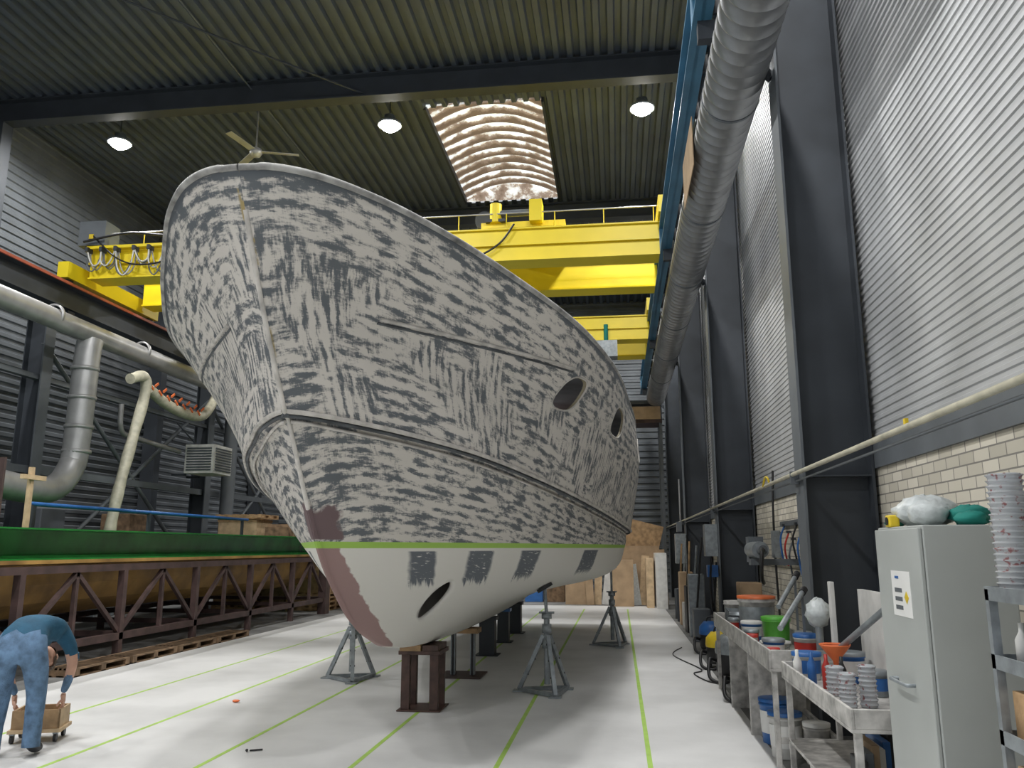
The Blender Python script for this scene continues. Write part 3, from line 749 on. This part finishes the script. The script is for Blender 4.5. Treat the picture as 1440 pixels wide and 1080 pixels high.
mb.obj('storage_crate_row',bevel=.02)

# ---------------------------------------------------------------- back area
mb=MB()
for y in(27.6,28.6):
    for x in(-1.2,1.5): mb.bb(x-.05,x+.05,y-.05,y+.05,0,6.6,'steel2')
for z in(5.75,6.4):
    mb.bb(-1.25,1.55,27.5,28.7,z,z+.12,'rust' if z<6 else 'steel')
for i in range(5): mb.bb(-1.2,1.5,27.5+i*.23,27.7+i*.23,5.87,5.98+.06*(i%3),'wood')
mb.bb(-.2,1.5,27.45,27.5,5.87,6.3,'card')
mb.obj('timber_storage_rack')
mb=MB()
mats=['card','woodl','white','wood','card','bag','woodl','card']
for i in range(9):
    x=-.9+i*.27; h=1.0+.9*random.random(); mb.box((x,24.9+.2*random.random(),h/2),(.22,.12,h),mats[i%8],Matrix.Rotation(random.uniform(-.12,.12),3,'Y'))
mb.box((.55,25.5,1.9),(1.4,.06,1.1),'wood',Matrix.Rotation(.25,3,'Y')); mb.bb(-.2,1.2,25.3,25.6,0,1.7,'card'); mb.bb(-1.6,-.9,25,25.6,0,1.2,'card'); mb.bb(-.2,.4,24.3,24.8,0,1.3,'card')
mb.bb(1.0,1.3,23.4,24.6,0,1.5,'white'); mb.bb(.75,.95,23.8,24.8,0,1.35,'woodl')
mb.obj('stacked_board_offcuts')
mb=MB(); mb.bb(-4,-1.8,27,27.6,0,1.0,'white'); mb.bb(-3.8,-2.2,27,27.5,1.0,1.4,'teal'); mb.bb(-6,-4.4,27,28,0,1.1,'steel2')
for i in range(8): mb.bb(-7+i*.68,-6.45+i*.68,26.0,26.6,0,.5+.5*random.random(),['steel','rust','card','zinc','steel2','white','bluep','oldwood'][i])
mb.obj('workbench_cluster',bevel=.01)
mb=MB(); mb.bb(1.45,1.715,21.7,22.1,1.25,2.0,'zinc'); mb.bb(1.5,1.63,21.75,22.0,2.05,2.3,'steel2'); mb.cyl((1.6,21.9,.0),(1.6,21.9,1.25),.02,'black'); mb.cyl((1.6,21.8,2.25),(1.6,21.8,3.4),.02,'pipe')
mb.obj('electrical_box',bevel=.005)
mb=MB(); mb.bb(1.5,1.715,14.85,15.15,1.5,2.05,'zinc'); mb.tube([(1.6,14.9,1.5),(1.55,14.8,1.0),(1.6,14.9,.6),(1.69,15,1.4)],.02,'black'); mb.bb(1.52,1.7,14.85,15.05,1.15,1.35,'bluep'); mb.obj('electrical_box',bevel=.005)
mb=MB(); mb.cyl((1.85,11.3,1.62),(1.85,12.0,1.62),.11,'zinc'); mb.cyl((1.85,11.1,1.62),(1.85,11.3,1.62),.06,'steel2'); mb.bb(1.75,2.39,11.5,11.7,1.42,1.5,'steel2'); mb.bb(1.8,2.0,11.95,12.2,1.45,1.8,'steel2')
mb.tube([(1.85,11.1,1.62),(1.8,10.9,1.6),(1.78,10.9,1.3),(1.85,11.2,1.2)],.025,'black'); mb.obj('wall_mounted_air_winch')
mb=MB()
for i in range(12):
    y=9.2+i*.28; z=1.75+.1*(i%3)
    mb.tube([(2.36,y,z),(2.3,y+.02,z-.2),(2.34,y+.05,z-.45-.1*(i%2))],.014,['black','steel2','red','bluep'][i%4],seg=6)
    mb.bb(2.33,2.39,y-.03,y+.03,z,z+.03,'steel')
mb.bb(2.36,2.4,9.0,12.6,1.95,2.02,'steel2'); mb.obj('tool_hanging_rail')
mb=MB()
for k_,(y,z) in enumerate(((12.9,2.6),(8.6,2.5),(16.2,2.4))):
    mb.tube([(2.36,y,z+.2),(2.33,y,z-.4),(2.34,y+.1,z-1.2),(2.34,y+.02,.5)],.018,'black',seg=6)
mb.bb(2.3,2.39,8.5,8.7,1.5,1.85,'zinc'); mb.bb(2.3,2.39,12.8,13.05,1.5,1.9,'zinc')
mb.obj('wall_conduits')

# ---------------------------------------------------------------- right benches
def tray(mb,x0,x1,y0,y1,z,h,k,t=.02):
    mb.bb(x0,x1,y0,y1,z,z+t,k)
    mb.bb(x0,x0+t,y0,y1,z+t,z+h,k);mb.bb(x1-t,x1,y0,y1,z+t,z+h,k);mb.bb(x0+t,x1-t,y0,y0+t,z+t,z+h,k);mb.bb(x0+t,x1-t,y1-t,y1,z+t,z+h,k)
def legs(mb,x0,x1,y0,y1,z,k,w=.04):
    for x in(x0+w,x1-w):
        for y in(y0+w,y1-w): mb.bb(x-w/2,x+w/2,y-w/2,y+w/2,0,z,k)
    mb.bb(x0+w,x1-w,y0+w*.6,y0+w*1.4,.2,.24,k); mb.bb(x1-w*1.4,x1-w*.6,y0+w,y1-w,.2,.24,k)
mb=MB(); tray(mb,1.12,1.65,6.75,10.5,.72,.16,'trolley'); legs(mb,1.12,1.65,6.75,10.5,.72,'trolley')
for y in(8.0,9.3): mb.bb(1.14,1.63,y,y+.04,0,.72,'trolley')
mb.obj('paint_mixing_bench',bevel=.004)
mb=MB(); tray(mb,1.18,1.78,4.72,6.6,.70,.12,'trolley'); legs(mb,1.18,1.78,4.72,6.6,.70,'trolley'); mb.bb(1.2,1.76,4.74,6.58,.26,.28,'trolley')
mb.bb(1.74,1.78,4.75,6.5,.82,1.35,'white'); mb.bb(1.55,1.58,6.5,6.58,.82,1.4,'white')
mb.obj('resin_trolley',bevel=.004)
def bucket(name,x,y,z,r,h,k,lid=None,band=None):
    mb=MB(); mb.lathe((x,y,z),[(0,0),(r*.86,0),(r*.88,.01),(r*.97,h*.85),(r*1.04,h*.86),(r*1.04,h*.9),(r,h*.9),(r*1.02,h),(r*.93,h),(r*.9,h*.9),(0,h*.88)],k,seg=24)
    if band:
        mb.lathe((x,y,z),[(r*.915,h*.25),(r*.965,h*.75)],band,seg=24)
        mb.v[-48:]=[(x+(v[0]-x)*1.012,y+(v[1]-y)*1.012,v[2]) for v in mb.v[-48:]]
    if lid: mb.lathe((x,y,z+h),[(r*1.05,-.02),(r*1.05,.006),(r*.9,.01),(0,.008)],lid,seg=24)
    else: mb.tube([(x-r,y,z+h*.9),(x-r*.7,y-r*.8,z+h*.62),(x,y-r*1.12,z+h*.5),(x+r*.7,y-r*.8,z+h*.62),(x+r,y,z+h*.9)],.004,'zinc',seg=5)
    return mb.obj(name)
B=bucket
z1=.742
B('paint_bucket',1.35,10.1,z1,.15,.30,'trolley',None,'zinc'); B('paint_bucket',1.43,9.2,z1,.19,.40,'trolley','orange','zinc'); B('paint_can',1.3,9.65,z1,.10,.2,'zinc',None,'bluep')
B('plastic_bowl',1.35,7.75,z1+.0,.13,.10,'white'); B('paint_bucket',1.46,8.3,z1,.13,.26,'green2','green2'); B('paint_bucket',1.30,8.75,z1,.10,.18,'bluep','white','paper')
B('paint_can',1.23,8.3,z1,.07,.14,'red','zinc'); B('paint_can',1.26,7.32,z1,.09,.16,'bluep','zinc','paper'); B('paint_can',1.48,7.1,z1,.10,.22,'white','bluep','red'); B('paint_can',1.54,7.5,z1,.07,.2,'zinc','zinc','yp')
B('paint_can',1.2,8.05,z1,.05,.12,'white','red'); B('paint_can',1.2,7.0,z1,.05,.12,'yp','red'); B('paint_can',1.55,8.75,z1,.07,.2,'zinc','bluep','paper'); B('paint_can',1.22,9.45,z1,.06,.15,'white','zinc','red')
z2=.722
def cup_mat():
    m,nt,b=newmat('cup_stack_plastic'); b.inputs['Roughness'].default_value=.12; b.inputs['Transmission Weight'].default_value=.5
    tc=nt.nodes.new('ShaderNodeTexCoord'); n=nt.nodes.new('ShaderNodeTexNoise'); n.inputs['Scale'].default_value=38; nt.links.new(tc.outputs['Object'],n.inputs['Vector'])
    r=nt.nodes.new('ShaderNodeValToRGB'); r.color_ramp.elements[0].position=.60; r.color_ramp.elements[0].color=(.66,.69,.72,1); r.color_ramp.elements[1].position=.68; r.color_ramp.elements[1].color=(.40,.14,.14,1)
    nt.links.new(n.outputs['Fac'],r.inputs['Fac']); nt.links.new(r.outputs['Color'],b.inputs['Base Color']); return m
M['cups']=cup_mat()
def cupstack(x,y,z,r,h,n):
    mb=MB(); prof=[(0,0),(r*.8,0)]
    for i in range(n):
        a=h*i/n; prof+=[(r*.93,a+h/n*.1),(r*1.0,a+h/n*.55),(r*1.06,a+h/n*.6),(r*1.06,a+h/n*.8),(r*.93,a+h/n*.85)]
    prof+=[(r*.9,h),(r*.8,h-.01),(0,h-.06)]
    mb.lathe((x,y,z),prof,'cups',seg=22); return mb.obj('plastic_cup_stack')
cupstack(1.32,5.3,z2,.05,.2,8); cupstack(1.45,5.35,z2,.05,.24,9); cupstack(1.36,5.75,z2,.055,.18,6); cupstack(1.62,5.2,z2,.05,.16,6)
B('paint_can',1.6,6.3,z2,.1,.2,'bluep','zinc','paper'); B('paint_bucket',1.33,6.42,z2,.10,.18,'white','bluep','bluep'); B('paint_can',1.62,5.75,z2,.07,.15,'zinc','zinc','bluep')
mb=MB(); mb.lathe((1.45,6.07,z2+.17),[(.012,-.17),(.014,-.08),(.02,0),(.10,.1),(.104,.11),(.095,.1)],'orange',seg=24); mb.obj('orange_funnel')
mb=MB()
for i in range(4):
    x=1.23+.07*i; y=6.25-.12*i
    mb.lathe((x,y,z2),[(0,0),(.03,0),(.03,.14),(.012,.18),(.012,.22),(0,.22)],['white','bluep','red','black'][i],seg=14)
mb.obj('solvent_bottles')
mb=MB(); mb.ico((1.54,6.9,1.15),.12,'bag',(.8,1,.9),.12); mb.cyl((1.54,6.9,.742),(1.54,6.9,1.07),.03,'zinc'); mb.obj('wrapped_spray_gun_bag')
mb=MB()
for (a,b) in(((1.35,7.5,1.15),(1.58,7.9,1.38)),((1.2,6.65,1.05),(1.5,7.25,1.28)),((1.5,6.1,.98),(1.68,5.55,1.3))):
    mb.cyl(a,b,.022,'zinc'); mb.cyl(Vector(b),Vector(b)+(Vector(b)-Vector(a)).normalized()*.08,.03,'black'); mb.bb(b[0]-.01,b[0]+.01,b[1]-.01,b[1]+.01,.742,b[2],'steel2')
mb.obj('caulking_guns')
B('resin_drum',1.32,7.75,0,.14,.36,'bluep','bluep','paper'); B('resin_drum',1.3,7.25,0,.13,.34,'white','bluep','paper'); B('paint_bucket',1.5,7.05,0,.1,.3,'trolley','white'); B('paint_bucket',1.5,8.6,0,.10,.3,'white','red')
def vac(x,y,k,s=1):
    mb=MB(); mb.lathe((x,y,.06*s),[(0,0),(.17*s,0),(.19*s,.04*s),(.19*s,.22*s)],'black',seg=24); mb.lathe((x,y,.28*s),[(.195*s,0),(.2*s,.03*s),(.19*s,.12*s),(.12*s,.2*s),(0,.21*s)],k,seg=24)
    for t in range(4): mb.cyl((x+.15*s*math.cos(t*1.57),y+.15*s*math.sin(t*1.57)-.02,.03*s),(x+.15*s*math.cos(t*1.57),y+.15*s*math.sin(t*1.57)+.02,.03*s),.03*s,'black')
    mb.tube([(x-.19*s,y,.2*s),(x-.27*s,y-.1,.22*s),(x-.28*s,y-.25,.05),(x-.1*s,y-.32,.03),(x+.1*s,y-.25,.3*s),(x+.05*s,y-.1,.5*s)],.022,'black')
    mb.tube([(x-.08*s,y,.45*s),(x-.05*s,y,.54*s),(x+.05*s,y,.54*s),(x+.08*s,y,.45*s)],.012,'black')
    return mb.obj('industrial_vacuum')
vac(1.38,12.3,'yp'); vac(1.4,9.85,'steel2',1.0); vac(1.42,11.2,'zinc',1.15); vac(1.45,14.0,'bluep')
mb=MB()
for i in range(4):
    pts=[]
    r=.13+.02*i
    for q in range(17):
        t=2*math.pi*q/16; pts.append((1.26+.03*i,8.25+.005*q+.06*i+r*math.cos(t)*.35,.22+r*math.sin(t)))
    mb.tube(pts,.018,'black',seg=7,smoothp=False)
mb.obj('coiled_hoses')
mb=MB(); mb.tube([(1.2,10.75,.014),(1.05,11,.014),(.95,11.6,.014),(1.08,12,.014),(.8,13.5,.014),(1.0,14.5,.014)],.008,'black',seg=6); mb.obj('floor_cable')
mb=MB()
for i in range(7):
    x=1.28+.06*i; mb.bb(x,x+.045,5.0+.1*i,5.2+.14*i,.285,.5+.02*(i%3),['black','steel2','card','white','bluep','black','red'][i])
mb.bb(1.27,1.62,4.9,5.5,.0,.18,'card'); mb.bb(1.3,1.65,5.7,6.4,0,.19,'white'); mb.obj('storage_boxes',bevel=.004)
mb=MB()
for i in range(7):
    y=15.6+i*.82; h=.5+.9*random.random(); mb.box((1.45,y,h/2),(.3,.3,h),['steel2','zinc','black','white','card','steel'][i%6],Matrix.Rotation(random.uniform(-.1,.1),3,'Z'))
    mb.cyl((1.35,y+.3,0),(1.45+.1*random.random(),y+.38,1.4+.5*random.random()),.02,['black','zinc','wood'][i%3],seg=8)
for i in range(3):
    y=12.8+i*.5; mb.bb(1.9,2.25,y,y+.4,0,.5+.3*i,['steel2','black','card'][i])
mb.obj('tool_carts_row',bevel=.015)

cb=empty('steel_storage_cabinet'); cx0,cx1,cy0,cy1,cz=1.33,1.72,3.92,4.56,1.75
mb=MB(); mb.bb(cx0+.02,cx1,cy0,cy1,.06,cz,'cab'); mb.bb(cx0+.05,cx1-.02,cy0+.03,cy1-.03,0,.06,'steel2'); mb.obj('body',cb,bevel=.006)
mb=MB(); mb.bb(cx0,cx0+.019,cy0+.008,cy1-.008,.08,cz-.012,'cab'); mb.obj('door',cb,bevel=.005)
mb=MB(); mb.tube([(cx0,cy0+.22,1.03),(cx0-.035,cy0+.22,1.03),(cx0-.04,cy0+.28,1.03),(cx0-.04,cy0+.40,1.03),(cx0-.035,cy0+.45,1.03),(cx0,cy0+.45,1.03)],.009,'zinc',seg=8); mb.obj('handle',cb)
mb=MB(); mb.bb(cx0-.002,cx0,cy0+.16,cy0+.42,1.33,1.54,'paper')
for i in range(3): mb.bb(cx0-.003,cx0-.002,cy0+.28,cy0+.38,1.36+.04*i,1.38+.04*i,'steel2')
mb.box((cx0-.003,cy0+.22,1.42),(.002,.04,.04),'yp',Matrix.Rotation(.785,3,'X')); mb.box((cx0-.003,cy0+.34,1.51),(.002,.05,.012),'bluep'); mb.obj('safety_label',cb)
mb=MB(); mb.ico((1.52,4.35,cz+.075),.13,'bag',(1.1,1.1,.62),.11,22,14); mb.ico((1.48,4.2,cz+.06),.09,'bag',(1,1,.7),.12); mb.obj('plastic_bag')
mb=MB(); mb.ico((1.64,4.12,cz+.045),.10,'teal',(.9,1.1,.5),.18); mb.ico((1.60,4.02,cz+.03),.07,'teal',(1,1,.5),.16); mb.ico((1.42,4.5,cz+.025),.05,'teal',(1,1,.55),.14); mb.obj('green_cloth')
mb=MB(); mb.box((1.37,4.38,cz+.03),(.05,.07,.06),'yp'); mb.cyl((1.343,4.38,cz+.03),(1.34,4.38,cz+.03),.02,'black'); mb.obj('tape_measure',bevel=.008)

mb=MB(); sx0,sx1,sy0,sy1=1.34,1.85,2.75,3.32
for x in(sx0+.015,sx1-.015):
    for y in(sy0+.015,sy1-.015): mb.bb(x-.015,x+.015,y-.015,y+.015,0,1.5,'zinc')
for z in(.15,.45,.72,.96,1.22,1.46): tray(mb,sx0,sx1,sy0,sy1,z,.05,'zinc',.008)
mb.obj('shelving_unit')
cupstack(1.42,3.24,1.468,.060,.45,22); cupstack(1.56,3.22,1.468,.060,.52,24); cupstack(1.48,3.08,1.468,.058,.36,20)
mb=MB()
for i in range(5): mb.lathe((1.41+.07*(i%3),3.22-.12*(i//3),1.228),[(0,0),(.025,0),(.025,.1),(.01,.13),(.01,.16),(0,.16)],['white','clear','clear','bluep','white'][i],seg=12)
mb.obj('spray_bottles')
mb=MB(); mb.bb(1.38,1.6,2.9,3.28,.97,1.15,'wood'); mb.bb(1.37,1.62,2.9,3.28,.73,.9,'card'); mb.obj('parts_box',bevel=.004)

mb=MB(); mb.ico((-4.15,8.9,.022),.035,'orange',(1.2,.8,.4),.1); mb.obj('orange_rag')
mb=MB(); mb.cyl((-3.05,6.85,.014),(-2.96,6.9,.014),.007,'black'); mb.ico((-3.07,6.84,.018),.012,'black'); mb.obj('dust_brush')

# ---------------------------------------------------------------- PERSON (bending worker)
FW=Vector((-.35,.94,0)).normalized(); RT=Vector((FW.y,-FW.x,0)); ORG=Vector((-4.86,6.42,0))
def W(p): return ORG+RT*p[0]+FW*p[1]+Vector((0,0,p[2]+.004))
def skin(V,E,R,root,sub=2):
    me=bpy.data.meshes.new('t'); me.from_pydata([Vector(v) for v in V],E,[]); o=bpy.data.objects.new('t',me); COL.objects.link(o)
    sk=o.modifiers.new('s','SKIN'); sk.use_smooth_shade=True
    for i,d in enumerate(me.skin_vertices[0].data): d.radius=R[i] if isinstance(R[i],tuple) else (R[i],R[i]); d.use_root=(i==root)
    ss=o.modifiers.new('u','SUBSURF'); ss.levels=sub; ss.render_levels=sub
    bpy.context.view_layer.update(); dg=bpy.context.evaluated_depsgraph_get()
    ev=o.evaluated_get(dg).to_mesh(); vs=[v.co.copy() for v in ev.vertices]; fs=[tuple(p.vertices) for p in ev.polygons]
    bpy.data.objects.remove(o); return vs,fs
V=[(0,-.07,.88),(.01,.06,.96),(.02,.20,.99),(.02,.34,.96),(.02,.45,.88),(.02,.52,.79),
   (-.10,-.05,.82),(-.12,-.02,.67),(-.13,.03,.47),(-.135,-.01,.28),(-.14,-.03,.10),(-.145,.05,.05),(-.15,.15,.04),
   (.10,-.05,.82),(.12,.0,.67),(.13,.05,.47),(.135,.02,.28),(.14,.0,.10),(.145,.08,.05),(.16,.18,.04),
   (-.16,.38,.92),(-.22,.43,.79),(-.25,.47,.65),(-.22,.52,.50),(-.18,.56,.39),
   (.19,.38,.92),(.26,.41,.79),(.28,.44,.65),(.24,.50,.50),(.20,.54,.40)]
E=[(0,1),(1,2),(2,3),(3,4),(4,5),(0,6),(6,7),(7,8),(8,9),(9,10),(10,11),(11,12),(0,13),(13,14),(14,15),(15,16),(16,17),(17,18),(18,19),(3,20),(20,21),(21,22),(22,23),(23,24),(3,25),(25,26),(26,27),(27,28),(28,29)]
R=[(.17,.14),(.165,.125),(.18,.13),(.175,.12),(.09,.08),(.055,.055),.12,.105,.08,.075,.055,.045,.035,.12,.105,.08,.075,.055,.045,.035,.078,.06,.045,.04,.028,.078,.06,.045,.04,.028]
vs,fs=skin(V,E,R,0)
zmin=min(v.z for v in vs)
mb=MB()
def region(c):
    x,f,z=c
    if z<.10: return 'shoe'
    if z<.76 and f<.26: return 'jeans'
    if f+(z-.86)*1.2<.075: return 'jeans'
    if abs(x)>.13 and z<.73: return 'skin'
    if f>.49 and z<.9: return 'skin'
    return 'shirt'
for f in fs:
    c=sum((vs[i] for i in f),Vector())/len(f); k=region(c); mb.f.append(f); mb.m.append(mb.mi(k)); mb.s.append(True)
mb.v=[tuple(W(Vector((v.x,v.y,max(v.z,.001))))) for v in vs]
for sx in(-1,1):
    mb.tube([W((sx*.25+(.02 if sx>0 else 0),.455,.69)),W((sx*.245+(.02 if sx>0 else 0),.447,.735))],.056,'shirt',seg=16,smoothp=False)
    f0=-.03 if sx<0 else .0
    mb.tube([W((sx*.14,f0,.075)),W((sx*.138,f0+.01,.20)),W((sx*.137,f0+.015,.26))],.068,'jeans',seg=16,smoothp=False)
# belt
bp_=[]
for q in range(25):
    t=2*math.pi*q/24
    bp_.append(W((.01+.178*math.cos(t),.055+.10*math.sin(t)*.55,.955+.128*math.sin(t)*.95)))
hc=Vector((.02,.62,.68))
hd=Vector((0,.62,-.78)); fd=Vector((0,-.78,-.62))
def H(a,b,c): return W(hc+Vector((1,0,0))*a+fd*b+hd*c)
seg,ring=20,14; hv=[]
for i in range(ring+1):
    ph=math.pi*i/ring
    for j in range(seg):
        t=2*math.pi*j/seg; x=.076*math.sin(ph)*math.cos(t); y=.095*math.sin(ph)*math.sin(t); z=.118*math.cos(ph)
        if z<0: x*=1-.25*(-z/.118); y*=1-.05*(-z/.118)
        if y>0 and z<-.02: y+=.008
        hv.append(H(x,y,z))
mb.add(hv,[(i*seg+j,(i+1)*seg+j,(i+1)*seg+(j+1)%seg,i*seg+(j+1)%seg) for i in range(ring) for j in range(seg)],'skin',True)
mb.add([H(-.014,.092,-.03),H(.014,.092,-.03),H(0,.118,-.03),H(0,.094,.015),H(0,.092,-.042)],[(0,2,3),(2,1,3),(0,4,2),(4,1,2)],'skin',True)
for sx in(-1,1):
    mb.ico(H(sx*.03,.084,.01),.011,'white'); mb.ico(H(sx*.03,.092,.01),.006,'black'); mb.ico(H(sx*.077,-.005,-.01),.026,'skin',(.45,.8,1))
mb.beam(H(-.022,.095,-.06),H(.022,.095,-.06),.008,.008,'red')
hv=[]
for i in range(9):
    ph=math.pi*.62*i/8
    for j in range(seg):
        t=2*math.pi*j/seg; q=1.0 if math.sin(t)<.35 else .72
        ph2=ph*q; rr=1+random.uniform(-.02,.02)
        hv.append(H(.084*math.sin(ph2)*math.cos(t)*rr,.104*math.sin(ph2)*math.sin(t)*rr,.128*math.cos(ph2)*rr))
mb.add(hv,[(i*seg+j,(i+1)*seg+j,(i+1)*seg+(j+1)%seg,i*seg+(j+1)%seg) for i in range(8) for j in range(seg)],'hair',True)
for sx in(-1,1):
    w=Vector((sx*.185 if sx<0 else .20,.55,.375))
    def hp(a,f,z): return w+Vector((sx*a,f,z))
    pv=[hp(0,0,.02),hp(0,.02,-.035),hp(0,.035,-.075)]
    hvv,hf=skin(pv,[(0,1),(1,2)],[(.024,.03),(.018,.04),(.016,.04)],0,2); mb.add([W(v) for v in hvv],hf,'skin',True)
    for q,(off,ln) in enumerate(((-.03,.065),(-.01,.078),(.01,.074),(.03,.058))):
        b=hp(0,.035+off,-.072); p1=b+Vector((-sx*.008,.006,-ln*.42)); p2=p1+Vector((-sx*.016,.004,-ln*.3)); p3=p2+Vector((-sx*.02,0,-ln*.15))
        hvv,hf=skin([b,p1,p2,p3],[(0,1),(1,2),(2,3)],[.0095,.009,.0085,.0075],0,1); mb.add([W(v) for v in hvv],hf,'skin',True)
    b=hp(0,-.005,-.03); p1=b+Vector((-sx*.02,-.03,-.025)); p2=p1+Vector((-sx*.012,-.012,-.03))
    hvv,hf=skin([b,p1,p2],[(0,1),(1,2)],[.012,.0105,.009],0,1); mb.add([W(v) for v in hvv],hf,'skin',True)
mb.obj('bending_worker')
mb=MB(); cpos=W((0.02,.64,0)); r=Matrix((RT,FW,Vector((0,0,1)))).transposed()
mb.box(cpos+Vector((0,0,.10)),(.42,.34,.03),'woodl',r)
for a in(-.15,.15): mb.box(W((.02+a*1.2,.64,.19)),(.02,.3,.16),'woodl',r)
for a in(-.14,.14): mb.box(W((.02,.64+a,.19)),(.38,.02,.16),'wood',r)
for a in(-.16,.18):
    for b in(-.12,.12): mb.cyl(W((a-.012,.64+b,.038)),W((a+.012,.64+b,.038)),.036,'black'); mb.box(W((a,.64+b,.075)),(.04,.04,.02),'zinc',r)
mb.obj('wooden_box_dolly',bevel=.003)

# ---------------------------------------------------------------- world + camera
w=bpy.data.worlds.new('world'); scene.world=w; w.use_nodes=True
bg=w.node_tree.nodes['Background']; bg.inputs[0].default_value=(.92,.96,1,1); bg.inputs[1].default_value=.62
f=1150.; th=math.atan(230/f); ps=math.atan(150*math.cos(th)/f)
F=Vector((-math.sin(ps)*math.cos(th),math.cos(ps)*math.cos(th),math.sin(th))); Rv=Vector((math.cos(ps),math.sin(ps),0)); Uv=Rv.cross(F)
cam=bpy.data.cameras.new('camera'); cam.sensor_width=36; cam.lens=f/1440*36; cam.clip_end=200
co=bpy.data.objects.new('camera',cam); COL.objects.link(co)
mt=Matrix((Rv,Uv,-F)).transposed().to_4x4(); mt.translation=Vector((0,0,1.65)); co.matrix_world=mt
scene.camera=co
